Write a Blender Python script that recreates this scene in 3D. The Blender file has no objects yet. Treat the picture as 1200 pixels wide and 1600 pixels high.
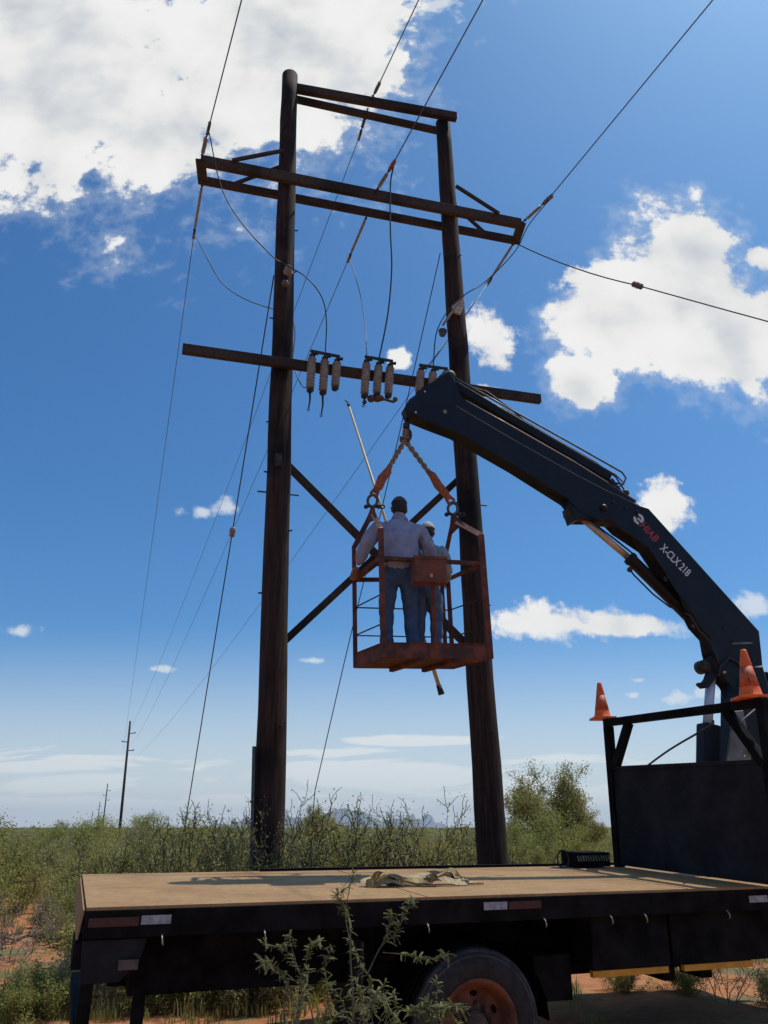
import bpy, bmesh, math, random
import numpy as np
from mathutils import Vector, Matrix, Euler
rnd = random.Random(7)
R = math.radians
C = bpy.context.scene.collection
V = Vector

# ------------------------------------------------------------------ camera
F = 1230.0; HOR = 493.0
PITCH = math.atan(HOR / F)
EYE = V((0, 0, 1.7))
cd = bpy.data.cameras.new('camera'); cam = bpy.data.objects.new('camera', cd); C.objects.link(cam)
cam.location = EYE; cam.rotation_euler = (R(90) + PITCH, 0, 0)
cd.sensor_fit = 'VERTICAL'; cd.sensor_height = 36; cd.lens = F / 1600 * 36
cd.clip_start = .05; cd.clip_end = 60000
bpy.context.scene.camera = cam

def ray(x, y):
    a = (x - 600) / F; b = -(y - 800) / F
    return V((a, math.cos(PITCH) - b * math.sin(PITCH), math.sin(PITCH) + b * math.cos(PITCH)))
def onP(x, y, p0, n):
    r = ray(x, y); n = V(n); return EYE + r * ((V(p0) - EYE).dot(n) / r.dot(n))
def onY(x, y, Y): return onP(x, y, (0, Y, 0), (0, 1, 0))
def onZ(x, y, z): return onP(x, y, (0, 0, z), (0, 0, 1))

# ------------------------------------------------------------------ sun, sky, exposure
SUN_EL = R(66); SUN_AZ = R(66)          # azimuth measured from +Y towards +X
SKY_STRENGTH = 0.10
sl = bpy.data.lights.new('sun', 'SUN'); sun = bpy.data.objects.new('sun', sl); C.objects.link(sun)
sl.energy = 4.2; sl.angle = R(.53); sl.color = (1, .95, .87)
sdir = V((math.sin(SUN_AZ) * math.cos(SUN_EL), math.cos(SUN_AZ) * math.cos(SUN_EL), math.sin(SUN_EL)))
sun.rotation_euler = sdir.to_track_quat('Z', 'Y').to_euler()
vs = bpy.context.scene.view_settings
vs.view_transform = 'Standard'; vs.look = 'None'; vs.exposure = -0.27; vs.gamma = 1; vs.use_curve_mapping = False

world = bpy.data.worlds.new('World'); bpy.context.scene.world = world; world.use_nodes = True
wt = world.node_tree; wt.nodes.clear()
class NT:
    def __init__(s, t): s.t = t
    def n(s, kind, **kw):
        o = s.t.nodes.new(kind)
        for k, v in kw.items(): setattr(o, k, v)
        return o
    def link(s, a, b): s.t.links.new(a, b)
    def val(s, sock, x):
        if isinstance(x, (int, float)): sock.default_value = x
        elif isinstance(x, (tuple, list)): sock.default_value = x
        else: s.link(x, sock)
    def m(s, op, a, b=None, c=None, clamp=False):
        o = s.n('ShaderNodeMath', operation=op); o.use_clamp = clamp
        s.val(o.inputs[0], a)
        if b is not None: s.val(o.inputs[1], b)
        if c is not None: s.val(o.inputs[2], c)
        return o.outputs[0]
    def comb(s, x, y, z=0.0):
        o = s.n('ShaderNodeCombineXYZ'); s.val(o.inputs[0], x); s.val(o.inputs[1], y); s.val(o.inputs[2], z); return o.outputs[0]
    def noise(s, vec, scale, detail=6, rough=.6, dist=0, out='Fac'):
        o = s.n('ShaderNodeTexNoise'); s.link(vec, o.inputs['Vector'])
        o.inputs['Scale'].default_value = scale; o.inputs['Detail'].default_value = detail
        o.inputs['Roughness'].default_value = rough; o.inputs['Distortion'].default_value = dist
        return o.outputs[out]
    def ramp(s, fac, stops):
        o = s.n('ShaderNodeValToRGB'); s.link(fac, o.inputs[0]); e = o.color_ramp.elements
        while len(e) < len(stops): e.new(.5)
        for q, (p, c) in zip(e, stops): q.position = p; q.color = (*c, 1) if len(c) == 3 else c
        return o.outputs[0]
    def mix(s, f, a, b, blend='MIX'):
        o = s.n('ShaderNodeMix', data_type='RGBA', blend_type=blend)
        s.val(o.inputs[0], f); s.val(o.inputs[6], a); s.val(o.inputs[7], b); return o.outputs[2]
    def smooth(s, x, lo, hi):
        o = s.n('ShaderNodeMapRange', interpolation_type='SMOOTHSTEP'); s.val(o.inputs[0], x)
        s.val(o.inputs[1], lo); s.val(o.inputs[2], hi); return o.outputs[0]

w = NT(wt)
sky = w.n('ShaderNodeTexSky', sky_type='NISHITA'); sky.sun_disc = False
sky.sun_elevation = SUN_EL; sky.sun_rotation = SUN_AZ; sky.altitude = 1200; sky.air_density = 1.0; sky.dust_density = 4.2; sky.ozone_density = 2.5
tc = w.n('ShaderNodeTexCoord'); sep = w.n('ShaderNodeSeparateXYZ'); w.link(tc.outputs['Generated'], sep.inputs[0])
yy = w.m('MAXIMUM', sep.outputs[1], .05)
ca = w.m('DIVIDE', sep.outputs[0], yy); cb = w.m('DIVIDE', sep.outputs[2], yy)
ab = w.comb(ca, cb)
# edges warped by turbulence
n1 = w.noise(ab, 3.2, 6, .52)
n2 = w.noise(ab, 10, 7, .55)
front = w.m('GREATER_THAN', sep.outputs[1], .06)
def P2(x, y):
    r = ray(x, y); return r.x / r.y, r.z / r.y
def blob(cx, cy, rx, ry, k=1.0):
    a0, b0 = P2(cx, cy); a1, _ = P2(cx + rx, cy); _, b1 = P2(cx, cy - ry)
    da = w.m('DIVIDE', w.m('SUBTRACT', ca, a0), abs(a1 - a0)); db = w.m('DIVIDE', w.m('SUBTRACT', cb, b0), abs(b1 - b0))
    r2 = w.m('ADD', w.m('MULTIPLY', da, da), w.m('MULTIPLY', db, db))
    return w.m('MULTIPLY', w.m('SUBTRACT', 1.0, w.m('SQRT', r2)), k)
def union(bl):
    x = None
    for b in bl:
        y = blob(*b); x = y if x is None else w.m('MAXIMUM', x, y)
    return x
cum = union([(90, 60, 330, 215), (400, 30, 260, 215), (235, 215, 118, 98), (545, 60, 110, 130), (420, 190, 150, 60), (-120, 120, 220, 200),
             (1068, 455, 132, 122), (1135, 522, 122, 92), (990, 512, 150, 82), (915, 600, 66, 62), (1080, 395, 72, 78), (1215, 500, 70, 60), (1085, 565, 105, 42)])
mid = union([(762, 522, 52, 84), (1043, 790, 48, 56), (855, 970, 110, 36), (960, 978, 150, 22), (760, 612, 30, 18), (624, 558, 24, 20), (560, 40, 90, 120), (930, 440, 70, 40), (1195, 402, 44, 24)])
small = union([(905, 978, 200, 26), (990, 1086, 30, 12), (1062, 1090, 34, 14), (1125, 1080, 60, 22), (1000, 1062, 24, 9), (360, 793, 40, 16), (318, 800, 16, 10), (278, 800, 16, 11), (30, 986, 40, 14), (690, 8, 60, 24), (1165, 945, 45, 24), (245, 1045, 34, 8), (490, 1032, 50, 8), (1195, 402, 40, 20)])
n3 = w.noise(ab, 34, 5, .6)
def cen(n, k): return w.m('MULTIPLY', w.m('SUBTRACT', n, .5), k)
amp = w.m('ADD', w.m('ADD', cen(n1, 1.6), cen(n2, 1.5)), cen(n3, .85))
dens = w.m('ADD', cum, amp)
dmid = w.m('ADD', mid, w.m('ADD', cen(n2, 1.8), cen(n3, 1.3)))
m1 = w.m('MAXIMUM', w.smooth(dens, .08, .30), w.smooth(dmid, .12, .48))
amp2 = w.m('MULTIPLY', w.m('SUBTRACT', w.noise(ab, 24, 6, .58), .5), 3.6)
m2 = w.m('MULTIPLY', w.smooth(w.m('ADD', small, amp2), .1, 1.0), .72)
m3 = w.m('MULTIPLY', w.smooth(w.m('ADD', dens, cen(n3, .5)), -.30, .25), .22)
# low streaky layers near the horizon
st = w.comb(w.m('MULTIPLY', ca, 1.6), w.m('ADD', w.m('MULTIPLY', cb, 11.0), w.m('MULTIPLY', ca, -.5)))
ns = w.noise(st, 2.6, 10, .62, .5)
strat = union([(60, 1196, 210, 24), (640, 1160, 170, 9), (30, 1198, 170, 26), (120, 1225, 300, 34), (640, 1158, 170, 11), (520, 1178, 160, 14), (620, 1210, 500, 36), (880, 1190, 260, 18), (300, 1262, 700, 42), (1000, 1240, 600, 60)])
m4 = w.m('MULTIPLY', w.smooth(w.m('ADD', strat, w.m('MULTIPLY', w.m('SUBTRACT', ns, .5), 3.6)), -.15, .62), .92)
haze_low = w.m('MULTIPLY', w.smooth(cb, .26, -.01), .80)
thin = w.m('MAXIMUM', w.m('MAXIMUM', m2, m3), w.m('MAXIMUM', m4, haze_low))
# light and shade inside the heaps: relief towards the sun
off = w.n('ShaderNodeVectorMath', operation='ADD'); w.link(ab, off.inputs[0]); off.inputs[1].default_value = (.035, .03, 0)
rel = w.m('SUBTRACT', w.noise(ab, 5.0, 5, .45), w.noise(off.outputs[0], 5.0, 5, .45))
shade = w.m('ADD', .91, w.m('MULTIPLY', rel, 1.7))
shade = w.m('SUBTRACT', shade, w.m('MULTIPLY', w.smooth(w.m('ADD', dens, w.m('MULTIPLY', w.noise(ab, 2.1, 4, .5), .9)), .75, 1.5), .17))
CLOUD = 10.6
shade = w.m('MINIMUM', w.m('MAXIMUM', shade, .5), 1.04)
ccol = w.ramp(shade, [(0, (.40, .46, .56)), (.5, (.60, .65, .72)), (.84, (.93, .935, .92)), (1, (1, 1, .985))])
cs = w.n('ShaderNodeVectorMath', operation='SCALE'); w.link(ccol, cs.inputs[0]); w.val(cs.inputs[3], CLOUD)
back = w.m('MULTIPLY', w.smooth(w.noise(tc.outputs['Generated'], 2.2, 8, .6), .56, .68), w.m('SUBTRACT', 1, front))
hs = w.n('ShaderNodeHueSaturation'); hs.inputs['Saturation'].default_value = 1.24; hs.inputs['Value'].default_value = 1.0; hs.inputs['Hue'].default_value = .497
w.link(sky.outputs[0], hs.inputs['Color'])
skyc = w.mix(1.0, hs.outputs[0], (.80, 1.32, 1.60, 1), 'MULTIPLY')
tcol = w.mix(w.m('MULTIPLY', thin, front), skyc, tuple(CLOUD * c for c in (.90, .945, .955)) + (1,))
full = w.mix(w.m('MAXIMUM', w.m('MULTIPLY', m1, front), back), tcol, cs.outputs[0])
bg = w.n('ShaderNodeBackground'); w.link(full, bg.inputs[0]); bg.inputs[1].default_value = SKY_STRENGTH
wo = w.n('ShaderNodeOutputWorld'); w.link(bg.outputs[0], wo.inputs[0])

# ------------------------------------------------------------------ materials
MATS = {}
def mat(name, col, rough=.7, metal=0, vary=.25, scale=12, bump=.15, col2=None, spec=.5, bscale=None, lo=.4, hi=.62, coat=0):
    if name in MATS: return MATS[name]
    m = bpy.data.materials.new(name); m.use_nodes = True; t = NT(m.node_tree)
    b = m.node_tree.nodes['Principled BSDF']; c = t.n('ShaderNodeTexCoord').outputs['Object']
    n = t.noise(c, scale, 7, .62)
    c2 = col2 or tuple(min(1, x * (1 + vary) + .004) for x in col)
    c1 = col if col2 else tuple(x * (1 - vary) for x in col)
    t.link(t.ramp(n, [(lo, c1), (hi, c2)]), b.inputs['Base Color'])
    b.inputs['Metallic'].default_value = metal; b.inputs['Specular IOR Level'].default_value = spec
    t.link(t.m('ADD', rough - .1, t.m('MULTIPLY', t.noise(c, scale * 2.7, 4), .2)), b.inputs['Roughness'])
    if coat: b.inputs['Coat Weight'].default_value = coat
    if bump:
        bp = t.n('ShaderNodeBump'); bp.inputs['Strength'].default_value = bump; bp.inputs['Distance'].default_value = .01
        t.link(t.noise(c, bscale or scale * 4, 6, .6), bp.inputs['Height']); t.link(bp.outputs[0], b.inputs['Normal'])
    MATS[name] = m; return m

def wood(name, c1, c2, stretch=.06):
    m = bpy.data.materials.new(name); m.use_nodes = True; t = NT(m.node_tree); b = m.node_tree.nodes['Principled BSDF']
    tcn = t.n('ShaderNodeTexCoord'); mp = t.n('ShaderNodeMapping'); t.link(tcn.outputs['Object'], mp.inputs[0])
    mp.inputs['Scale'].default_value = (1, 1, stretch)
    n = t.noise(mp.outputs[0], 28, 8, .65); n2 = t.noise(tcn.outputs['Object'], 1.3, 4, .5)
    col = t.ramp(n, [(.35, c1), (.68, c2)])
    col = t.mix(t.smooth(n2, .45, .7), col, tuple(x * .62 for x in c1) + (1,))
    t.link(col, b.inputs['Base Color']); b.inputs['Roughness'].default_value = .85; b.inputs['Specular IOR Level'].default_value = .25
    bp = t.n('ShaderNodeBump'); bp.inputs['Strength'].default_value = .6; bp.inputs['Distance'].default_value = .012
    t.link(n, bp.inputs['Height']); t.link(bp.outputs[0], b.inputs['Normal'])
    return m
M_POLE = wood('creosoted_wood', (.012, .008, .007), (.066, .034, .024))
M_ARM = wood('weathered_timber', (.036, .025, .020), (.085, .055, .040), .5)
M_FARPOLE = wood('far_pole_wood', (.05, .04, .033), (.10, .08, .06))
M_STEEL = mat('galvanised_steel', (.10, .10, .10), .5, .8, .3, 20)
M_DSTEEL = mat('dark_hardware', (.045, .038, .034), .6, .5, .4, 20)
M_WIRE = mat('aluminium_conductor', (.10, .10, .11), .55, .6, .2, 8, 0)
M_CABLE = mat('black_cable', (.015, .015, .018), .6, 0, .2, 8, 0)
M_PORC = mat('weathered_porcelain', (.25, .22, .20), .42, 0, .25, 14, .1, spec=.5)
M_PORCD = mat('brown_porcelain', (.13, .10, .085), .35, 0, .35, 14, .1)
M_NAVY = mat('navy_crane_paint', (.0042, .0060, .0115), .5, 0, .3, 3.2, .12, (.0125, .0135, .018), spec=.3, lo=.48, hi=.78)
M_BLACK = mat('black_chassis_paint', (.0052, .0046, .005), .85, 0, .5, 4, .12, spec=.12)
M_BOARD = mat('matt_black_panel', (.014, .0125, .015), .75, 0, .3, 3, .1, spec=.2)
M_RED = mat('red_oxide_basket_paint', (.055, .022, .017), .8, 0, .2, 6, .4, (.17, .045, .024), lo=.42, hi=.6)
M_REDL = mat('sunlit_basket_edge_paint', (.42, .17, .10), .6, 0, .3, 22, .2, (.55, .36, .24))  # pale red paints sunlight onto the near hanger struts; latch shares it
M_BOX = mat('orange_red_box_paint', (.08, .028, .017), .75, 0, .2, 6, .35, (.18, .052, .024), lo=.40, hi=.58)
M_ORANGE = mat('orange_cone_plastic', (.88, .15, .012), .55, 0, .12, 14, .12, (.62, .085, .012), lo=.45, hi=.75)
M_ORANGED = mat('scuffed_cone_band', (.50, .10, .035), .6, 0, .3, 18, .1)
M_BLKMARK = mat('black_cone_mark', (.06, .02, .015), .7, 0, .5, 40, .1)
M_SLEEVE = mat('orange_sling_sleeve', (.30, .085, .035), .85, 0, .3, 30, .5)
M_ROPE = mat('dirty_sling_webbing', (.17, .12, .08), .9, 0, .5, 40, .6, (.34, .25, .14))
M_STRAP = mat('tan_strap_webbing', (.52, .42, .25), .85, 0, .3, 26, .5, (.70, .60, .40))
M_STRAPD = mat('dark_strap_webbing', (.14, .10, .07), .85, 0, .35, 26, .5)
M_STICK = mat('yellow_fibreglass', (.55, .40, .16), .45, 0, .15, 8, .05)
M_GRIP = mat('black_rubber_grip', (.02, .02, .02), .8, 0, .3, 20, .1)
M_CHROME = mat('steel_piston_rod', (.52, .42, .33), .3, .55, .15, 6, .03)
M_WHITE = mat('pale_blue_grey_metal', (.50, .56, .66), .4, .1, .1, 5, .03)
M_DECAL = mat('white_decal', (.62, .62, .62), .5, 0, .1, 30, 0)
M_DECALR = mat('red_decal', (.36, .025, .02), .5, 0, .15, 30, 0)
M_YEL = mat('amber_yellow_paint', (.62, .27, .02), .5, 0, .15, 7, .1)
M_TAPEW = mat('white_reflective_tape', (.30, .31, .34), .5, 0, .25, 30, .1)
M_TAPER = mat('red_reflective_tape', (.055, .008, .008), .5, 0, .25, 30, .1)
M_RUBBER = mat('tyre_rubber', (.014, .013, .013), .8, 0, .4, 12, .15)
M_TYREEDGE = mat('dusty_tyre_edge', (.05, .046, .042), .85, 0, .4, 12, .15)
M_RIM = mat('orange_wheel_paint', (.13, .042, .018), .7, 0, .5, 5, .2)
M_RUST = mat('rusty_hub_steel', (.10, .055, .04), .7, .2, .5, 12, .3)
M_GREY = mat('primer_grey_metal', (.16, .16, .14), .6, .1, .3, 6, .1)
M_CANVAS = mat('pale_pole_tag', (.48, .42, .32), .7, 0, .3, 18, .1)
M_SKIN = mat('tanned_skin', (.30, .15, .09), .55, 0, .15, 20, .08)
M_HAIR = mat('black_hair', (.012, .009, .008), .7, 0, .3, 60, .4)
M_BOOT = mat('brown_leather_boot', (.06, .035, .02), .6, 0, .3, 15, .2)
M_EYEW = mat('eye_white', (.7, .7, .68), .3, 0, .02, 5, 0)

def cloth(name, c1, c2, scale=6, bump=.9, dist=.025):
    m = bpy.data.materials.new(name); m.use_nodes = True; t = NT(m.node_tree); b = m.node_tree.nodes['Principled BSDF']
    c = t.n('ShaderNodeTexCoord').outputs['Object']
    mp = t.n('ShaderNodeMapping'); t.link(c, mp.inputs[0]); mp.inputs['Scale'].default_value = (1, 1, .45)
    n = t.noise(mp.outputs[0], scale, 5, .5, 1.2)
    t.link(t.ramp(t.noise(c, scale * 1.7, 6), [(.35, c1), (.7, c2)]), b.inputs['Base Color'])
    b.inputs['Roughness'].default_value = .9; b.inputs['Specular IOR Level'].default_value = .2
    bp = t.n('ShaderNodeBump'); bp.inputs['Strength'].default_value = bump; bp.inputs['Distance'].default_value = dist
    t.link(n, bp.inputs['Height']); t.link(bp.outputs[0], b.inputs['Normal']); return m
M_SHIRT = cloth('lilac_grey_shirt', (.22, .24, .34), (.31, .33, .43))
M_SHIRT2 = cloth('pale_teal_shirt', (.22, .28, .30), (.30, .37, .39))
M_JEAN = cloth('blue_denim', (.04, .075, .145), (.07, .115, .20), 9, .7)
M_JEAN2 = cloth('faded_blue_denim', (.07, .11, .19), (.11, .16, .25), 9, .7)
M_CAP = cloth('dark_cap_cloth', (.06, .056, .06), (.11, .10, .10), 14, .4, .01)
M_CAPW = cloth('pale_grey_cap_cloth', (.42, .42, .38), (.5, .5, .46), 14, .4, .01)

def leafmat(name, c1, c2, transl=.35, rough=.6):
    m = bpy.data.materials.new(name); m.use_nodes = True; t = NT(m.node_tree)
    m.node_tree.nodes.remove(m.node_tree.nodes['Principled BSDF']); out = m.node_tree.nodes['Material Output']
    c = t.n('ShaderNodeTexCoord').outputs['Object']; oi = t.n('ShaderNodeObjectInfo')
    n = t.noise(c, 4.5, 5, .6); f = t.m('ADD', t.m('MULTIPLY', n, .9), t.m('MULTIPLY', oi.outputs['Random'], .35))
    col = t.ramp(f, [(.3, c1), (.85, c2)])
    d = t.n('ShaderNodeBsdfPrincipled'); t.link(col, d.inputs['Base Color']); d.inputs['Roughness'].default_value = rough; d.inputs['Specular IOR Level'].default_value = .3
    tr = t.n('ShaderNodeBsdfTranslucent'); t.link(t.mix(.5, col, (c2[0] * 1.3, c2[1] * 1.35, c2[2] * .8, 1)), tr.inputs[0])
    mx = t.n('ShaderNodeMixShader'); mx.inputs[0].default_value = transl
    t.link(d.outputs[0], mx.inputs[1]); t.link(tr.outputs[0], mx.inputs[2]); t.link(mx.outputs[0], out.inputs[0])
    return m
L_OLIVE = leafmat('olive_leaves', (.205, .185, .058), (.34, .315, .115))
L_GREEN = leafmat('fresh_green_leaves', (.185, .190, .052), (.32, .325, .10))
L_GREY = leafmat('grey_green_leaves', (.19, .172, .09), (.31, .285, .16))
L_DARK = leafmat('dark_olive_leaves', (.14, .128, .052), (.24, .225, .095))
L_STRAW = leafmat('straw_grass', (.22, .20, .09), (.36, .34, .16))
L_YEL = leafmat('yellow_green_leaves', (.20, .19, .060), (.33, .32, .115))
L_NEAR = leafmat('mesquite_leaflets', (.14, .155, .042), (.25, .27, .085))
B_DARK = mat('dark_twig_bark', (.045, .034, .028), .9, 0, .4, 20, .3)
B_GREY = mat('grey_twig_bark', (.11, .09, .072), .9, 0, .3, 20, .3)
B_PALE = mat('pale_dry_twigs', (.24, .19, .14), .9, 0, .3, 20, .3)
B_GREEN = mat('greenish_stem', (.12, .105, .06), .8, 0, .3, 20, .2)

# ------------------------------------------------------------------ mesh helpers
def link(name, me, m, parent=None):
    o = bpy.data.objects.new(name, me); C.objects.link(o)
    if m is not None:
        for q in (m if isinstance(m, (list, tuple)) else [m]): me.materials.append(q)
    if parent: o.parent = parent
    return o
def obj(name, bm, m, parent=None, smooth=False, loc=None):
    if loc is not None: bmesh.ops.translate(bm, verts=bm.verts, vec=-V(loc))
    bmesh.ops.recalc_face_normals(bm, faces=bm.faces)
    me = bpy.data.meshes.new(name); bm.to_mesh(me); bm.free()
    if smooth: me.polygons.foreach_set('use_smooth', [True] * len(me.polygons))
    o = link(name, me, m, parent)
    if loc is not None: o.location = loc
    return o
def tag(o, label=None, cat=None, group=None, kind=None):
    if label: o['label'] = label
    if cat: o['category'] = cat
    if group: o['group'] = group
    if kind: o['kind'] = kind
    return o
def thing(name, label, cat, loc=(0, 0, 0), group=None, rot=None):
    o = bpy.data.objects.new(name, None); C.objects.link(o); o.location = loc; o.empty_display_size = .2
    if rot is not None: o.rotation_euler = rot
    return tag(o, label, cat, group)
def BM(): return bmesh.new()
def box(bm, c, s, rot=None, bev=0):
    M = Matrix.Translation(V(c)) @ (rot.to_4x4() if rot is not None else Matrix.Identity(4)) @ Matrix.Diagonal((*s, 1))
    r = bmesh.ops.create_cube(bm, size=1, matrix=M)
    if bev:
        ed = list({e for v in r['verts'] for e in v.link_edges})
        bmesh.ops.bevel(bm, geom=ed, offset=bev, segments=2, affect='EDGES', profile=.7)
def frame(a, b, up=(0, 0, 1)):
    d = (V(b) - V(a)).normalized(); u = V(up)
    if abs(d.dot(u)) > .98: u = V((0, 1, 0))
    x = u.cross(d).normalized(); y = d.cross(x)
    return Matrix((x, y, d)).transposed()
def bar(bm, a, b, wx, wy, up=(0, 0, 1), bev=0):
    a = V(a); b = V(b); box(bm, (a + b) / 2, (wx, wy, (b - a).length), frame(a, b, up), bev)
def tube(bm, pts, r, n=8, cap=True):
    pts = [V(p) for p in pts]; rr = r if isinstance(r, (list, tuple)) else [r] * len(pts)
    rings = []; prev = None
    for i, p in enumerate(pts):
        t = ((pts[min(i + 1, len(pts) - 1)]) - pts[max(i - 1, 0)])
        if t.length < 1e-9: t = V((0, 0, 1))
        t.normalize()
        if prev is None:
            x = t.orthogonal().normalized()
        else:
            x = (prev - t * prev.dot(t))
            x = x.normalized() if x.length > 1e-6 else t.orthogonal().normalized()
        prev = x; y = t.cross(x)
        rings.append([bm.verts.new(p + (x * math.cos(2 * math.pi * k / n) + y * math.sin(2 * math.pi * k / n)) * rr[i]) for k in range(n)])
    for A, B in zip(rings, rings[1:]):
        for k in range(n): bm.faces.new((A[k], A[(k + 1) % n], B[(k + 1) % n], B[k]))
    if cap and n > 2:
        bm.faces.new(rings[0][::-1]); bm.faces.new(rings[-1])
def lathe(bm, a, b, prof, n=20, caps=True):
    """prof: (t along a->b in metres, radius)"""
    a = V(a); M = frame(a, b); L = []
    for t, r in prof:
        c = a + M @ V((0, 0, t)); L.append([bm.verts.new(c + M @ V((math.cos(2 * math.pi * k / n) * r, math.sin(2 * math.pi * k / n) * r, 0))) for k in range(n)])
    for A, B in zip(L, L[1:]):
        for k in range(n): bm.faces.new((A[k], A[(k + 1) % n], B[(k + 1) % n], B[k]))
    if caps: bm.faces.new(L[0][::-1]); bm.faces.new(L[-1])
def prism(bm, pts, nrm, th, bev=0):
    """closed outline extruded by +-th/2 along nrm, with bevelled rims"""
    nrm = V(nrm).normalized() * (th / 2)
    A = [bm.verts.new(V(p) - nrm) for p in pts]; B = [bm.verts.new(V(p) + nrm) for p in pts]; n = len(pts)
    f1 = bm.faces.new(A[::-1]); f2 = bm.faces.new(B)
    for k in range(n): bm.faces.new((A[k], A[(k + 1) % n], B[(k + 1) % n], B[k]))
    if bev:
        bmesh.ops.bevel(bm, geom=list(f1.edges) + list(f2.edges), offset=bev, segments=1, affect='EDGES')
    bmesh.ops.triangulate(bm, faces=[f for f in bm.faces if len(f.verts) > 4])
def ball(bm, c, r, seg=12, sc=(1, 1, 1), rot=None):
    M = Matrix.Translation(V(c)) @ (rot.to_4x4() if rot is not None else Matrix.Identity(4)) @ Matrix.Diagonal((r * sc[0], r * sc[1], r * sc[2], 1))
    bmesh.ops.create_uvsphere(bm, u_segments=seg, v_segments=max(6, seg * 2 // 3), radius=1, matrix=M)
def torus(bm, c, nrm, R0, r, n=20, k=8, arc=1.0, start=0, squash=1.0):
    c = V(c); nrm = V(nrm).normalized(); x = nrm.orthogonal().normalized() if abs(nrm.z) > .9 else V((0, 0, 1)).cross(nrm).normalized(); y = nrm.cross(x)
    m = int(n * arc) + (0 if arc >= 1 else 1)
    pts = [c + x * math.cos(start + 2 * math.pi * i / n) * R0 + y * math.sin(start + 2 * math.pi * i / n) * R0 * squash for i in range(m)]
    if arc >= 1: pts += [pts[0], pts[1]]
    tube(bm, pts, r, k)
def dup(root, **kw):
    r = root.copy(); C.objects.link(r)
    for ch in list(root.children):
        c = ch.copy(); C.objects.link(c); c.parent = r
        for g in ch.children:
            d = g.copy(); C.objects.link(d); d.parent = c
    for k, v in kw.items():
        if k in ('label', 'group', 'category'): r[k] = v
        else: setattr(r, k, v)
    return r
def sag(a, b, s, n=14):
    a = V(a); b = V(b)
    return [a.lerp(b, i / n) - V((0, 0, 4 * s * (i / n) * (1 - i / n))) for i in range(n + 1)]
def smoothpts(P, n=8):
    """Catmull-Rom through points"""
    P = [V(p) for p in P]; Q = [P[0] * 2 - P[1]] + P + [P[-1] * 2 - P[-2]]; out = []
    for i in range(1, len(Q) - 2):
        p0, p1, p2, p3 = Q[i - 1:i + 3]
        for k in range(n):
            t = k / n
            out.append(.5 * ((2 * p1) + (p2 - p0) * t + (2 * p0 - 5 * p1 + 4 * p2 - p3) * t * t + (3 * p1 - p0 - 3 * p2 + p3) * t ** 3))
    out.append(P[-1]); return out

# ------------------------------------------------------------------ ground
def ground():
    bm = BM(); xs = sorted(set([-20000, -6000, -2000, -700, -250, -100] + [i * 1.5 for i in range(-40, 41)] + [100, 250, 700, 2000, 6000, 20000]))
    ys = sorted(set([-20000, -2000, -200, -30, -8] + [i * 1.0 for i in range(-4, 60)] + [70, 90, 130, 200, 400, 900, 2500, 8000, 22000]))
    g = {}
    for i, x in enumerate(xs):
        for j, y in enumerate(ys):
            z = 0
            if abs(x) < 50 and -5 < y < 60: z = .05 * math.sin(x * 1.3 + y * .4) * math.cos(y * .9 - x * .5) + .03 * math.sin(x * 2.9 + 1) * math.sin(y * 2.3)
            if y > 600: z = 0
            g[i, j] = bm.verts.new((x, y, z - .03))
    for i in range(len(xs) - 1):
        for j in range(len(ys) - 1): bm.faces.new((g[i, j], g[i + 1, j], g[i + 1, j + 1], g[i, j + 1]))
    m = bpy.data.materials.new('red_desert_soil'); m.use_nodes = True; t = NT(m.node_tree); b = m.node_tree.nodes['Principled BSDF']
    c = t.n('ShaderNodeTexCoord').outputs['Object']
    n = t.noise(c, .55, 8, .62); f = t.noise(c, 5, 8, .7); vo = t.n('ShaderNodeTexVoronoi'); t.link(c, vo.inputs[0]); vo.inputs['Scale'].default_value = 9
    soil = t.ramp(f, [(.3, (.30, .115, .045)), (.55, (.44, .19, .085)), (.75, (.52, .27, .14))])
    soil = t.mix(t.smooth(vo.outputs['Distance'], .22, .05), soil, (.36, .24, .16, 1))
    peb = t.mix(t.smooth(n, .50, .62), soil, t.ramp(t.noise(c, 14, 6, .7), [(.35, (.12, .11, .045)), (.7, (.24, .20, .10))]))
    ln = t.n('ShaderNodeVectorMath', operation='LENGTH'); t.link(c, ln.inputs[0]); peb = t.mix(t.smooth(ln.outputs['Value'], 40, 110), peb, (.085, .085, .045, 1))
    t.link(peb, b.inputs['Base Color']); b.inputs['Roughness'].default_value = .95; b.inputs['Specular IOR Level'].default_value = .1
    bp = t.n('ShaderNodeBump'); bp.inputs['Strength'].default_value = .8; bp.inputs['Distance'].default_value = .05
    t.link(t.noise(c, 9, 8, .7), bp.inputs['Height']); t.link(bp.outputs[0], b.inputs['Normal'])
    o = obj('ground', bm, m, smooth=True); tag(o, kind='structure')
ground()

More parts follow.
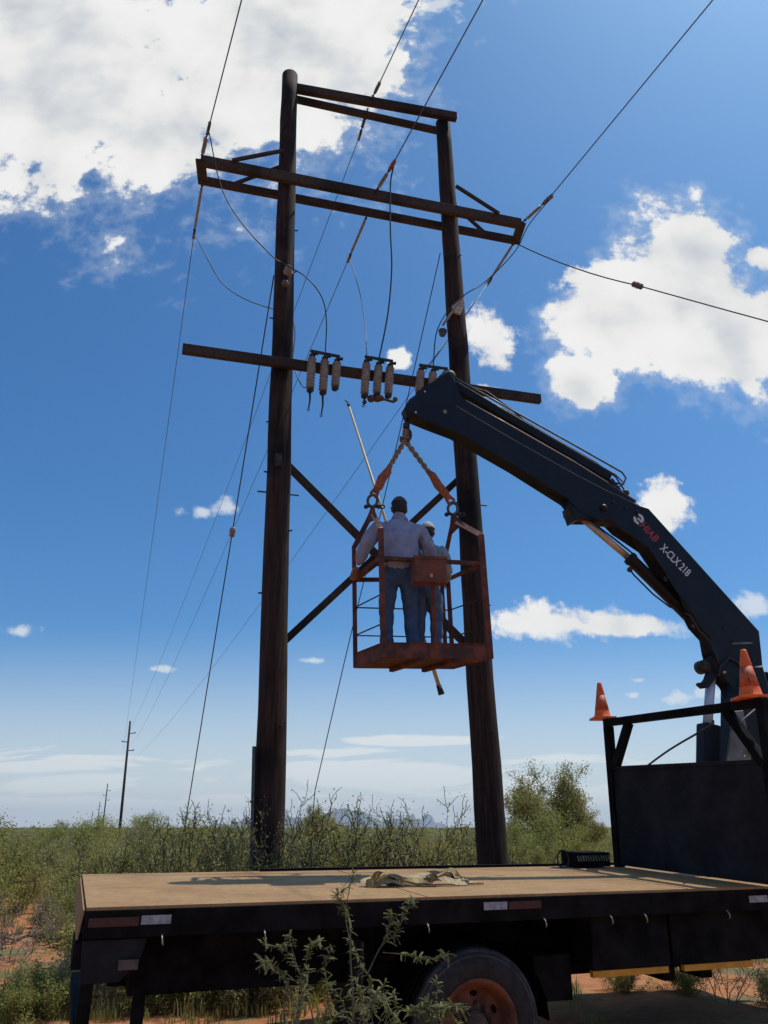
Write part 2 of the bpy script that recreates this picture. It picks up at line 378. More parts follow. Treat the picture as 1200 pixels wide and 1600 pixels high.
def hills():
    for nm, x0, x1, Y, hmax, seed in (('hills', -2600, 900, 12500, 340, 3), ('hills', 200, 1100, 15000, 320, 8)):
        rr = random.Random(seed); bm = BM(); n = 46; m_ = 7; g = []
        prof = [max(0, math.sin(math.pi * i / (n - 1))) ** .7 * (.60 + .22 * math.sin(i * .42 + seed) + .09 * math.sin(i * 1.1 + seed * 2) + .04 * rr.random()) for i in range(n)]
        for i in range(n):
            row = []
            for j in range(m_):
                f = math.sin(math.pi * j / (m_ - 1))
                row.append(bm.verts.new((x0 + (x1 - x0) * i / (n - 1), Y + (j - 3) * 260 + rr.uniform(-60, 60), hmax * prof[i] * f * rr.uniform(.88, 1.0) - 2)))
            g.append(row)
        for i in range(n - 1):
            for j in range(m_ - 1): bm.faces.new((g[i][j], g[i + 1][j], g[i + 1][j + 1], g[i][j + 1]))
        hm = MATS.get('hm') or mat('haze_blue_hill_rock', (.105, .13, .16), .95, 0, .3, .004, 0);  # bluish base colour paints distance haze into the rock, besides the haze volume
        tag(obj(nm, bm, hm), kind='structure')
hills()

# ------------------------------------------------------------------ wooden H-frame structure
LY, RY = 10.5, 11.26
ZT, ZM, ZL = 14.28, 11.93, 8.26
lp0 = onY(420, 1290, LY); lp1 = onY(453, 118, LY); rp0 = onY(766, 1290, RY); rp1 = onY(692, 192, RY)
def lp(z): return lp0 + (lp1 - lp0) * ((z - lp0.z) / (lp1.z - lp0.z))
def rp(z): return rp0 + (rp1 - rp0) * ((z - rp0.z) / (rp1.z - rp0.z))
XD = (rp(ZM) - lp(ZM)); XD.z = 0; XD.normalize(); XN = V((-XD.y, XD.x, 0))      # XN points away from the camera
FRM = thing('power_pole_structure', 'tall dark wooden two pole frame with three levels of crossarms', 'power pole', (lp(0) + rp(0)) / 2)
FO = FRM.location
def fpart(name, bm, m, smooth=False, p=None):
    o = obj(name, bm, m, p or FRM, smooth); 
    if p is None: o.location = -FO
    return o
def pole_mesh(fn, ztop, r0, r1, seed):
    bm = BM(); rr = random.Random(seed); n = 26; pts = []; rad = []
    for i in range(n + 1):
        z = -.3 + (ztop + .3) * i / n; p = fn(z); pts.append(p + V((rr.uniform(-.008, .008), rr.uniform(-.008, .008), 0))); rad.append((r0 + (r1 - r0) * i / n) * rr.uniform(.985, 1.015))
    pts.append(fn(ztop + .03)); rad.append(r1 * .8)
    tube(bm, pts, rad, 22)
    for z in [2.0 + .9 * k for k in range(12)]:        # bolts and rings
        if z > ztop - 1: break
        a = rr.uniform(0, 6.28); p = fn(z); q = r0 + (r1 - r0) * z / ztop
        tube(bm, [p + V((math.cos(a) * (q - .02), math.sin(a) * (q - .02), 0)), p + V((math.cos(a) * (q + .05), math.sin(a) * (q + .05), 0))], .012, 6)
    return bm
pl_ = fpart('pole', pole_mesh(lp, lp1.z, .205, .142, 1), M_POLE, True)
pr_ = fpart('pole', pole_mesh(rp, rp1.z, .215, .138, 2), M_POLE, True)
def armbm(pa, pb, wdt, hgt):
    bm = BM(); bar(bm, pa, pb, hgt, wdt, (XN), .008); return bm
def armat(bm, a, b, hgt, dep): 
    a = V(a); b = V(b); d = (b - a).normalized(); up = V((0, 0, 1)); n = d.cross(up).normalized(); up = n.cross(d)
    Mx = Matrix((d, n, up)).transposed(); box(bm, (a + b) / 2, ((b - a).length, dep, hgt), Mx, .008)
rT, rM, rL = .15, .165, .18
# middle pair
def xat(px, py, z, o): # point on crossarm line (offset o along XN from the pole plane) seen at the given column
    return onP(px, py, lp(z) + XN * o, XN)
mz = ZM
aN = xat(312, 268, mz, -rM - .05); bN = xat(815, 366, mz, -rM - .05); aN.z = bN.z = mz
aF = xat(316, 292, mz, rM + .05); bF = xat(806, 384, mz, rM + .05); aF.z = bF.z = mz
bm = BM(); armat(bm, aN, bN, .19, .09); fpart('crossarm', bm, M_ARM)
bm = BM(); armat(bm, aF, bF, .13, .09); fpart('crossarm', bm, M_ARM)
for a, b in ((aN, aF), (bN, bF)):
    bm = BM(); bar(bm, a.lerp(b, -.12) - V((0, 0, .03)), a.lerp(b, 1.12) - V((0, 0, .03)), .16, .035); fpart('end_plate', bm, M_DSTEEL)
# knee braces above the middle pair
for s, fn, t in ((-1, lp, .95), (1, rp, .85)):
    for o in (-rM - .02, rM + .02):
        bm = BM(); p = fn(mz); bar(bm, p + XD * s * t + XN * (o * 1.55) + V((0, 0, .07)), fn(mz + .62) + XD * s * .10 + XN * o, .05, .05); fpart('brace', bm, M_ARM)
# top pair
tz = ZT
a = lp(tz) + XD * .12 + XN * (-.02); b = rp(tz) + XD * .21 + XN * (-rT - .03); b.z = a.z = tz
bm = BM(); armat(bm, a, b, .17, .10); fpart('crossarm', bm, M_ARM)
a = lp(tz) + XD * .1 + XN * (rT + .06); b = rp(tz) - XD * .04 + XN * (rT + .06); a.z = b.z = tz
bm = BM(); armat(bm, a, b, .12, .09); fpart('crossarm', bm, M_ARM)
# low single arm: in front of both poles
a = xat(283, 563, ZL, -rL - .05); b = xat(845, 636, ZL, -rL - .05); a.z = b.z = ZL
lowA, lowB = a, b
bm = BM(); armat(bm, a, b, .15, .09)
for t in (.25, .8):
    q = a.lerp(b, t)
fpart('crossarm', bm, M_ARM)
# X brace between the poles
def xb(fa, ya, fb, yb, o):
    pa = fa(0); qa = onP(ya[0], ya[1], lp(5) + XN * o, XN); qb = onP(yb[0], yb[1], lp(5) + XN * o, XN)
    bm = BM(); bar(bm, qa, qb, .10, .10, XN, .01); fpart('cross_brace', bm, M_ARM)
xb(lp, (444, 722), rp, (733, 1012), rL + .04)
xb(lp, (438, 1008), rp, (722, 744), rL + .15)
# ground-line repair stub, bolted plate, pole tags and pins
bm = BM(); q0 = lp(1.25) + V((-.17, -.17, 0)); q1 = lp(2.65) + V((-.19, -.16, 0)); bar(bm, q0, q1, .07, .04, (1, 0, 0)); fpart('steel_stub', bm, M_STEEL)
for fn, pz, dx in ((rp, 6.35, .26), (lp, 6.2, 0)):
    bm = BM(); p = fn(pz); tube(bm, [p - XD * .3, p + XD * .3], .012, 6); fpart('through_bolt', bm, M_DSTEEL)
# tag plate on the left pole
bm = BM(); p = onP(435, 718, lp(6) - V((0, .2, 0)), (0, 1, 0)); box(bm, p, (.10, .012, .2), None, .004); fpart('number_plate', bm, M_DSTEEL)
# pin insulators on the poles with their brackets
def pin_ins(p, d, sz, m, nm):
    bm = BM(); p = V(p); d = V(d).normalized()
    lathe(bm, p, p + d, [(0, .03 * sz), (.03 * sz, .075 * sz), (.05 * sz, .035 * sz), (.08 * sz, .065 * sz), (.10 * sz, .03 * sz), (.13 * sz, .05 * sz), (.16 * sz, .02 * sz)], 14)
    return fpart(nm, bm, m, True)
q = onP(450, 428, lp(9.8) - V((0, .2, 0)), (0, 1, 0)); pin_ins(q, (.2, -1, .2), 1.1, M_PORC, 'pin_insulator'); pin_ins(q + V((-.03, -.02, -.22)), (.1, -1, -.3), .8, M_PORCD, 'pin_insulator'); LPI = q + V((0, -.15, .02))
bm = BM(); q2 = onP(716, 462, rp(9.2) - V((0, .22, 0)), (0, 1, 0))
a_ = onP(692, 508, rp(9.2) - V((0, .22, 0)), (0, 1, 0)); b_ = onP(724, 462, rp(9.2) - V((0, .22, 0)), (0, 1, 0))
tube(bm, [a_, b_], .022, 8); fpart('bracket_arm', bm, M_PORC)
bm = BM(); pp = [onP(x, y, rp(9.2) - V((0, .2, 0)), (0, 1, 0)) for x, y in ((706, 478), (724, 464), (726, 474), (719, 492), (708, 488))]
prism(bm, pp, (0, 1, 0), .05, .006); fpart('bracket_plate', bm, M_CANVAS)
q3 = onP(692, 520, rp(8.8) - V((0, .05, 0)), (0, 1, 0)); pin_ins(q3 + V((0, 0, .06)), (-.1, -.2, -1), 1.0, M_PORCD, 'pin_insulator')

# ------------------------------------------------------------------ insulator strings and conductors
DFAR = V((-.346, 1, 0)).normalized(); DNEAR = V((.419, -1, 0)).normalized()
def string(name, a, b, label, m=M_PORC, sheds=13, rs=.038, group='insulator strings at the crossarm ends', red=False):
    a = V(a); b = V(b); L = (b - a).length; t = thing(name, label, 'insulator', a, group)
    A = V((0, 0, 0)); B = b - a; d = B.normalized()
    bm = BM(); tube(bm, [A, B], .013, 6); torus(bm, A + d * .03, d.cross(V((0, 0, 1))), .028, .009, 10, 5); ball(bm, A + d * .12, .026, 8); ball(bm, B - d * .12, .028, 8)
    obj('rod', bm, M_DSTEEL, t)
    bm = BM(); s0 = .17; s1 = L - .2; prof = [(s0, .012)]
    for k in range(sheds):
        x = s0 + (s1 - s0) * (k + .2) / sheds; dx = (s1 - s0) / sheds
        prof += [(x, .016), (x + dx * .25, rs), (x + dx * .4, rs * .95), (x + dx * .65, .017)]
    prof.append((s1, .012)); lathe(bm, A, B, prof, 12); obj('shed_stack', bm, m, t, True)
    bm = BM(); bar(bm, B - d * .10, B + d * .10, .045, .06); tube(bm, [B + V((0, 0, -.05)) - d * .05, B + V((0, 0, .06)) - d * .02], .016, 6); obj('clamp', bm, M_PORCD if not red else M_SLEEVE, t)
    return t
def wire(name, pts, r, m, label, cat='power line', group=None):
    pts = [V(p) for p in pts]; o0 = pts[0].copy(); bm = BM(); tube(bm, [p - o0 for p in pts], r, 6)
    o = obj(name, bm, m, None, True); o.location = o0; return tag(o, label, cat, group)
def onZl(px, py, z): return onZ(px, py, z)
ends = {}
# near (towards the viewer) and far strings for each phase: pixel of string end
topm = lp(tz).lerp(rp(tz), .0)
def beampt(z, px, py, o): return onP(px, py, lp(z) + XN * o, XN)
GW = beampt(tz, 576, 178, 0); GW.z = tz
MID = beampt(mz, 580, 322, 0); MID.z = mz
spec = [('left', aN.lerp(aF, 0), (326, 200), aF, (303, 366), mz),
        ('middle', MID - XN * .25, (613, 258), MID + XN * .25, (545, 404), mz),
        ('right', bN, (857, 311), bF, (764, 440), mz)]
words = {'left': 'outer left end of the long middle crossarm', 'middle': 'centre of the long middle crossarm', 'right': 'outer right end of the long middle crossarm'}
for k, a, pn, b, pf, z in spec:
    e = onP(*pn, a + V((0, 0, .02)), (0, 0, 1)); ends[k, 'n'] = e
    string('insulator_string', a, e, 'brownish ribbed insulator string reaching up from the ' + words[k], red=(k == 'middle'), rs=.034)
    e2 = onP(*pf, b + V((0, 0, -.02)), (0, 0, 1)); ends[k, 'f'] = e2
    string('insulator_string', b, e2, 'pale ribbed insulator string hanging down from the ' + words[k], rs=.030, sheds=15)
eg = onP(590, 136, GW + V((0, 0, .03)), (0, 0, 1)); ends['g', 'n'] = eg
string('insulator_string', GW - XN * .05, eg, 'short dark dead end fitting above the topmost crossarm', M_DSTEEL, 5, .035)
eg2 = onP(562, 212, GW, (0, 0, 1)); ends['g', 'f'] = eg2
string('insulator_string', GW + XN * .05, eg2, 'short dark dead end fitting below the topmost crossarm', M_DSTEEL, 5, .035)
for k, lab in (('left', 'thin power line running up from the left crossarm end past the white cloud'), ('middle', 'thin power line running up from the crossarm centre to the top edge'),
               ('right', 'thin power line running up from the right crossarm end to the top right corner'), ('g', 'thin ground wire running up from the topmost crossarm')):
    e = ends[k, 'n']; far = e + DNEAR * 45 + V((0, 0, .5))
    wire('power_line', sag(e, far, .12, 18), .0095, M_WIRE, lab, group='power lines running overhead')
farpole = V((-33.9, 108, 0))
attach = {'left': (203, 1150), 'middle': (203, 1146), 'right': (204, 1150), 'g': (203, 1131)}
for k, lab in (('left', 'thin power line falling from the left crossarm end to the farthest poles'), ('middle', 'thin power line falling from the crossarm centre behind the left pole'),
               ('right', 'thin power line falling from the right crossarm end between the two poles'), ('g', 'thin ground wire falling from the topmost crossarm towards the distant poles')):
    e = ends[k, 'f']; tgt = farpole + V(({'left': -.5, 'middle': .5, 'right': .55, 'g': 0}[k], 0, {'left': 10.9, 'middle': 11.9, 'right': 9.7, 'g': 13.3}[k]))
    wire('power_line', sag(e, tgt, {'left': 1.3, 'middle': 1.2, 'right': 1.2, 'g': .9}[k], 40), .0072, M_WIRE, lab, group='power lines falling to the distant poles')
# guy wires
gl = onP(428, 430, lp(9.8) - V((.18, 0, 0)), (0, 1, 0))
g_ins = onY(363, 832, 13.4); g_end = onY(289, 1277, 18.5)
dg = (g_ins - gl); g_end = gl + dg * (gl.z / -dg.z) * .98
wire('guy_wire', [gl, g_ins, g_end], .011, M_DSTEEL, 'guy wire slanting down left of the left pole with a small ball insulator', 'guy wire')
bm = BM(); d = dg.normalized(); lathe(bm, -d * .11, d, [(0, .02), (.03, .05), (.09, .06), (.13, .045), (.17, .058), (.2, .03)], 12)
o = obj('guy_insulator', bm, M_PORC, None, True); o.location = g_ins; tag(o, 'small ball insulator on the wire left of the left pole', 'insulator')
gr = bF + V((0, 0, -.06)); i2 = onP(996, 446, gr, V((0, -1, .0)).normalized()); 
dr = i2 - gr; dr = V((dr.x, -.8, dr.z)); i2 = onP(996, 446, gr + dr, (0, 1, 0)); e2 = onP(1330, 534, gr + (i2 - gr) * 1.55, (0, 1, 0)); e3 = i2 + (e2 - i2) * 2.6
wire('guy_wire', sag(gr, i2, .10, 8) + sag(i2, e3, .05, 6)[1:], .012, M_DSTEEL, 'dark wire leaving the right crossarm end towards the right picture edge', 'guy wire')
bm = BM(); d = (i2 - gr).normalized(); lathe(bm, -d * .1, d, [(0, .03), (.02, .052), (.09, .05), (.10, .06), (.12, .05), (.18, .052), (.2, .03)], 8)
o = obj('guy_insulator', bm, M_PORCD); o.location = i2; tag(o, 'chunky brown insulator on the wire in front of the large right cloud', 'insulator')
# a guy between the poles down to the bushes
ga = onP(688, 395, rp(10.2), (0, 1, 0)); gb = onY(640, 590, 12.3); dg2 = gb - ga; ge = V((-1.55, 15.5, .1))
gm = onY(545, 1005, 13.6)
wire('guy_wire', smoothpts([ga, onY(651, 560, 11.9), onY(600, 780, 12.8), gm, onY(492, 1236, 14.6)], 5) + [onY(480, 1290, 15.0) + V((0, 0, -1.5))], .0085, M_DSTEEL, 'thin guy wire dropping from the right pole behind the hanging basket', 'guy wire')

# arresters on the low arm
def arrester(px, py0, py1, tail, label, m=M_PORC, first=None):
    base = onP(px, (py0 + py1) / 2, lowA - XN * .14, XN)
    top = onP(px + 2, py0, lowA - XN * .14, XN); bot = onP(px - 2, py1, lowA - XN * .14, XN)
    L = (top - bot).length; t = thing('surge_arrester', label, 'insulator', bot, 'ribbed insulators on the low crossarm')
    d = V((0, 0, 1)); A = V((0, 0, 0)); B = top - bot
    bm = BM(); prof = [(.06, .03)]; n = 10
    for k in range(n):
        x = .07 + (L - .13) * k / n; dx = (L - .13) / n; prof += [(x, .042), (x + dx * .3, .068), (x + dx * .5, .066), (x + dx * .8, .044)]
    prof.append((L - .05, .03)); lathe(bm, A, B, prof, 14); obj('porcelain_body', bm, m, t, True)
    bm = BM(); ball(bm, (0, 0, .03), .052, 10, (1, 1, .8)); box(bm, (.03, -.03, .035), (.06, .07, .035)); obj('base_cap', bm, M_DSTEEL, t)
    bm = BM(); lathe(bm, B - B.normalized() * .06, B, [(0, .05), (.04, .045), (.07, .02)], 10); box(bm, B + V((.05, -.02, -.01)), (.08, .05, .025)); obj('terminal_cap', bm, M_DSTEEL, t)
    bm = BM(); bar(bm, (0, .01, L * .45), V((0, 0, L * .45)) + XN * .1, .05, .03); obj('clamp_bracket', bm, M_DSTEEL, t)
    if tail:
        bm = BM(); tube(bm, [(0, 0, .02), (.01, -.01, -tail * .5), (-.01, 0, -tail)], [.018, .014, .01], 7); torus(bm, (-.01, 0, -tail - .015), (0, 1, 0), .018, .006, 8, 5); obj('fuse_rod', bm, M_DSTEEL, t)
    return t, bot + B
sets = [[(486, 553, 613, .28), (506, 557, 617, .34), (525, 561, 610, 0)], [(571, 562, 622, .12), (590, 566, 620, 0), (608, 568, 622, 0)], [(656, 575, 618, 0), (675, 577, 622, 0), (694, 580, 624, 0)]]
order = ['left', 'middle', 'right']; wset = ['left group beside the left pole', 'middle group above the hanging basket', 'right group behind the crane tip']
tops = []
for si, S in enumerate(sets):
    tp = []
    for ai, (px, y0, y1, tail) in enumerate(S):
        t, p = arrester(px, y0, y1, tail, 'ribbed insulator, %s one of the %s' % (order[ai], wset[si]), M_PORC if (si + ai) % 2 == 0 else mat('pinkish_porcelain', (.26, .215, .19), .42, 0, .25, 14, .1)); tp.append(p)
    bm = BM(); o0 = tp[0].copy(); bar(bm, V((0, 0, .05)) - XD * .03, tp[2] - o0 + V((0, 0, .05)) + XD * .04, .035, .035)
    for p in tp: tube(bm, [p - o0 + V((0, 0, -.01)), p - o0 + V((0, 0, .06))], .014, 6)
    ob = obj('bus_bar', bm, M_DSTEEL); ob.location = o0; tag(ob, 'dark flat bar joining the tops of the ' + wset[si].replace('group', 'insulators'), 'metal bar', 'bars over the insulator groups')
    tops.append(tp)
    if si == 1:
        bm = BM(); q = onP(590, 624, lowA - XN * .14, XN); tube(bm, [V((-.12, 0, .0)), V((0, 0, -.03)), V((.1, 0, 0)), V((.26, 0, -.05))], .02, 7); ball(bm, (-.1, -.02, 0), .06, 8); ball(bm, (.02, 0, .02), .07, 8, (1.2, 1, .7)); ball(bm, (.27, 0, 0), .04, 8); ball(bm, (-.2, 0, -.05), .035, 8)
        ob = obj('terminal_fitting', bm, M_RUST); ob.location = q; tag(ob, 'rusty clamp and bent rod linking the bottoms of the middle insulators', 'clamp')
# jumper cables
def JP(px, py, o): return onP(px, py, lp(9) + XN * o, XN)
wire('jumper_cable', smoothpts([ends['left', 'n'] + V((0, 0, -.03)), JP(345, 290, -.45), JP(375, 345, -.45), JP(424, 399, -.5), LPI + V((-.02, -.05, 0)), JP(478, 433, -.5), JP(502, 463, -.5), JP(510, 500, -.42), tops[0][1] + V((0, 0, .05))], 8), .0095, M_CABLE, 'jumper cable curving from the upper left string past the left pole to the insulators', 'cable', 'jumper cables')
wire('jumper_cable', smoothpts([ends['left', 'f'], JP(318, 392, .6), JP(345, 440, .55), JP(380, 466, .5), JP(420, 481, .4), JP(452, 490, .38), JP(461, 520, .3), JP(458, 565, .2), JP(470, 600, -.05), tops[0][0] + V((-.02, 0, -.62))], 8), .0085, M_WIRE, 'jumper cable looping from the lower left string behind the left pole', 'cable', 'jumper cables')
wire('jumper_cable', smoothpts([ends['middle', 'n'] + V((.02, 0, -.02)), JP(610, 290, -.6), JP(610, 360, -.55), JP(612, 420, -.5), JP(606, 490, -.42), tops[1][1] + V((0, 0, .05))], 8), .0125, M_CABLE, 'thick black jumper cable hanging from the centre string to the middle insulators', 'cable', 'jumper cables')
wire('jumper_cable', smoothpts([ends['middle', 'f'], JP(553, 425, .7), JP(565, 470, .6), JP(571, 520, .3), tops[1][0] + V((0, 0, .05))], 8), .0075, M_WIRE, 'faint thin jumper cable below the centre string', 'cable', 'jumper cables')
wire('jumper_cable', smoothpts([ends['right', 'n'] + V((0, 0, -.03)), JP(826, 352, -.6), JP(808, 388, -.4), JP(780, 420, -.2), JP(752, 445, -.2), JP(727, 460, -.35), JP(700, 486, -.4), JP(682, 520, -.4), tops[2][1] + V((0, 0, .05))], 8), .0095, M_CABLE, 'jumper cable bending round the right pole bracket to the right insulators', 'cable', 'jumper cables')
wire('jumper_cable', smoothpts([ends['right', 'f'], JP(745, 468, .5), JP(722, 500, .45), JP(700, 530, .3), JP(668, 572, -.1), tops[2][0] + V((0, 0, .05))], 8), .0085, M_WIRE, 'jumper cable from the lower right string passing behind the right pole', 'cable', 'jumper cables')

# ------------------------------------------------------------------ distant line of poles
def far_pole(x, y, h, label, lean=0, r=.19):
    t = thing('utility_pole', label, 'power pole', (x, y, 0), 'distant wooden power poles')
    bm = BM(); tube(bm, [(0, 0, -.2), (lean * .5, 0, h * .5), (lean, 0, h)], [r, r * .85, r * .66], 10); obj('pole', bm, M_FARPOLE, t, True)
    for dz, s in ((1.6, 1), (2.7, -1), (3.8, 1)):
        bm = BM(); z = h - dz; px = lean * z / h
        tube(bm, [(px, 0, z), (px + s * .75, 0, z + .05)], .055, 8); ball(bm, (px + s * .8, 0, z + .1), .10, 8); obj('post_insulator', bm, M_DSTEEL, t)
    return t
far_pole(-33.6, 108, 14.9, 'nearest of the distant wooden poles in the scrub, left of the frame', -.3)
far_pole(-67.0, 202, 11.6, 'second distant pole, shorter and left of the nearest distant one', -.1, .17)
far_pole(-101.5, 300, 10.3, 'thin third pole of the distant line', -.1, .17)
far_pole(-142.5, 412, 9.2, 'tiny farthest pole on the skyline', .0, .17)

# ------------------------------------------------------------------ truck
A20 = R(20.5); T2 = R(2.1)
tu = V((math.cos(A20), math.sin(A20), 0)); tv0 = V((-math.sin(A20), math.cos(A20), 0))
tv = tv0 * math.cos(T2) + V((0, 0, 1)) * math.sin(T2); tw = tu.cross(tv)
TO = onZ(135, 1418, 1.2)
TM = Matrix((tu, tv, tw)).transposed()
TR = thing('flatbed_truck', 'black flatbed truck with folding loader crane and dusty steel deck', 'truck', TO); TR.rotation_euler = TM.to_euler()
def loc_(p): return TM.transposed() @ (V(p) - TO)
def side(px, py, v=0): q = loc_(onP(px, py, TO + tv * v, tv)); return q.x, q.z
def tpart(name, bm, m, smooth=False, p=None, label=None):
    o = obj(name, bm, m, p or TR, smooth)
    if label: o['label'] = label
    return o
DL, DW = 6.7, 2.44
# deck plate with chequer pattern
m = bpy.data.materials.new('dusty_tread_plate'); m.use_nodes = True; t = NT(m.node_tree); b = m.node_tree.nodes['Principled BSDF']
c = t.n('ShaderNodeTexCoord').outputs['Object']
n = t.noise(c, 1.6, 7, .6); f = t.noise(c, 18, 6, .65)
col = t.ramp(n, [(.3, (.33, .175, .066)), (.48, (.45, .262, .105)), (.7, (.52, .325, .145))])
col = t.mix(t.m('MULTIPLY', t.smooth(f, .42, .68), .5), col, (.20, .115, .06, 1))
mpd = t.n('ShaderNodeMapping'); t.link(c, mpd.inputs[0]); mpd.inputs['Scale'].default_value = (1, 6, 1)
col = t.mix(t.m('MULTIPLY', t.smooth(t.noise(mpd.outputs[0], 1.1, 8, .65), .52, .66), .45), col, (.17, .105, .065, 1))
col = t.mix(t.m('MULTIPLY', t.smooth(t.noise(c, 4.2, 8, .7), .60, .68), .6), col, (.10, .065, .045, 1))
sx = t.n('ShaderNodeSeparateXYZ'); t.link(c, sx.inputs[0])
def spot(x, y, rx, ry):
    q = t.m('ADD', t.m('POWER', t.m('DIVIDE', t.m('SUBTRACT', sx.outputs[0], x), rx), 2), t.m('POWER', t.m('DIVIDE', t.m('SUBTRACT', sx.outputs[1], y), ry), 2))
    return t.smooth(t.m('ADD', q, t.m('MULTIPLY', f, 1.2)), 1.5, .6)
sp = t.m('MAXIMUM', t.m('MAXIMUM', spot(.45, .9, .16, .12), spot(1.95, 1.5, .3, .14)), t.m('MAXIMUM', spot(2.6, 1.6, .35, .12), spot(1.8, .45, .16, .08)))
col = t.mix(t.m('MULTIPLY', sp, .6), col, (.52, .33, .09, 1))
t.link(col, b.inputs['Base Color']); b.inputs['Roughness'].default_value = .8; b.inputs['Specular IOR Level'].default_value = .3
mp = t.n('ShaderNodeMapping'); t.link(c, mp.inputs[0]); mp.inputs['Scale'].default_value = (28, 28, 0); mp.inputs['Rotation'].default_value = (0, 0, R(45))
ch = t.n('ShaderNodeTexBrick'); t.link(mp.outputs[0], ch.inputs[0]); ch.inputs['Scale'].default_value = 1; ch.inputs['Mortar Size'].default_value = .12
bp = t.n('ShaderNodeBump'); bp.inputs['Strength'].default_value = .7; bp.inputs['Distance'].default_value = .006
colt = t.mix(t.m('MULTIPLY', ch.outputs['Fac'], .28), col, (.16, .10, .06, 1)); t.link(colt, b.inputs['Base Color'])
t.link(ch.outputs['Fac'], bp.inputs['Height']); t.link(bp.outputs[0], b.inputs['Normal'])
M_DECK = m
bm = BM(); box(bm, (DL / 2, DW / 2, -.011), (DL - .004, DW - .004, .02)); tpart('deck_plate', bm, M_DECK)
for x in (2.5, 5.0):
    bm = BM(); box(bm, (x, DW / 2, -.0005), (.006, DW - .01, .004)); tpart('deck_joint', bm, M_RUST)
# black strip standing in for a cast shadow along far edge, from a third along
bm = BM(); box(bm, (DL / 2 + .85, DW - .03, .013), (DL - 1.7, .06, .024)); tpart('deck_shadow_strip', bm, M_BLACK)
# side rails
RH = .17
bm = BM()
for v in (.02, DW - .02): box(bm, (DL / 2, v, -.022 - RH / 2), (DL, .05, RH), None, .006)
box(bm, (DL - .02, DW / 2, -.1), (.04, DW - .1, .15)); tpart('side_rail', bm, M_BLACK)
# sloping rear plate, dusty like the deck
bm = BM(); prism(bm, [(-.010, .05, -.022), (-.010, DW - .05, -.022), (-.035, DW - .05, -.20), (-.035, .05, -.20)], (1, 0, .14), .012); tpart('rear_plate', bm, M_DECK)
# cross members + chassis beams
bm = BM()
for k in range(14): box(bm, (.25 + k * .48, DW / 2, -.11), (.07, DW - .12, .12))
tpart('cross_member', bm, M_BLACK)
bm = BM()
for v in (.78, 1.66): box(bm, (3.7, v, -.335), (7.4, .09, .32), None, .005)
tpart('chassis_beam', bm, M_BLACK)
bm = BM()   # air tanks, springs, drive shaft between the beams: what makes the underside solid black
lathe(bm, (1.1, 1.22, -.42), (2.2, 1.22, -.42), [(0, .02), (.03, .15), (1.0, .15), (1.06, .02)], 16)
tube(bm, [(2.0, 1.22, -.55), (7, 1.22, -.42)], .06, 10)
for v in (.62, 1.82): bar(bm, (2.1, v, -.62), (3.95, v, -.62), .08, .14)
box(bm, (3.0, 1.22, -.86), (.16, 1.7, .16), None, .03); ball(bm, (3.0, 1.22, -.86), .24, 14)
tpart('axle_assembly', bm, M_BLACK)
bm = BM(); box(bm, (1.28, .62, -.41), (1.85, .5, .42), None, .015); tpart('side_dark_fill', bm, M_BLACK)  # black box added to fill the gap under the deck with shade
bm = BM(); box(bm, (1.55, 1.95, -.42), (1.9, .5, .42), None, .03); tpart('far_dark_fill', bm, M_BLACK)  # far-side black filler, stands in for underside shade
bm = BM(); box(bm, (.62, 1.2, -.42), (.8, 1.3, .34), None, .03); tpart('tail_dark_fill', bm, M_BLACK)  # filler block added to keep the tail underside dark
bm = BM(); box(bm, (4.6, 1.3, -.5), (1.6, 1.2, .5), None, .03); tpart('mid_dark_fill', bm, M_BLACK)  # dark block added amid the chassis in place of deep shade
# rear crossbeam, light panel, underrun bar
bm = BM(); box(bm, (.08, DW / 2, -.29), (.14, DW - .08, .17), None, .01); box(bm, (.16, .30, -.30), (.42, .50, .16), None, .01)
tpart('rear_crossbeam', bm, M_BLACK)
bm = BM(); pts = [(.0, .04, -.20), (.42, .04, -.20), (.38, .04, -.36), (.26, .04, -.46), (.02, .04, -.46)]; prism(bm, pts, (0, 1, 0), .05, .006); tpart('rear_gusset', bm, M_GREY if False else M_BOARD)
bm = BM(); x0, z0 = side(188, 1508, .0); box(bm, (x0 + .05, -.003, z0), (.13, .012, .06)); tpart('number_lamp', bm, mat('dull_lamp_housing', (.07, .06, .055), .6))
bm = BM()
for x in (.07, .42): box(bm, (x, .18, -.66), (.085, .05, .55), None, .008)
box(bm, (.06, DW / 2, -.86), (.09, DW - .1, .11), None, .01)
tpart('underrun_bar', bm, M_BLACK)
bm = BM()
for x in (2.0,): box(bm, (x, .33, -.60), (.02, .52, .60))
tpart('mudflap', bm, M_RUBBER)
# mudguard over the rear wheels
WX, WZ, WR = 2.96, -.93, .545
def guard():
    bm = BM(); a = []
    for k in range(13):
        an = math.pi * (k / 12); x = WX + math.cos(an) * (WR + .09); z = WZ + math.sin(an) * (WR + .07); a.append((x, z))
    for (x0, z0), (x1, z1) in zip(a, a[1:]):
        vs_ = [bm.verts.new((x, v, z)) for (x, v, z) in ((x0, .1, z0), (x1, .1, z1), (x1, .66, z1), (x0, .66, z0))]; bm.faces.new(vs_)
    bmesh.ops.solidify(bm, geom=bm.faces[:], thickness=.012); return bm
tpart('mudguard', guard(), M_BLACK)
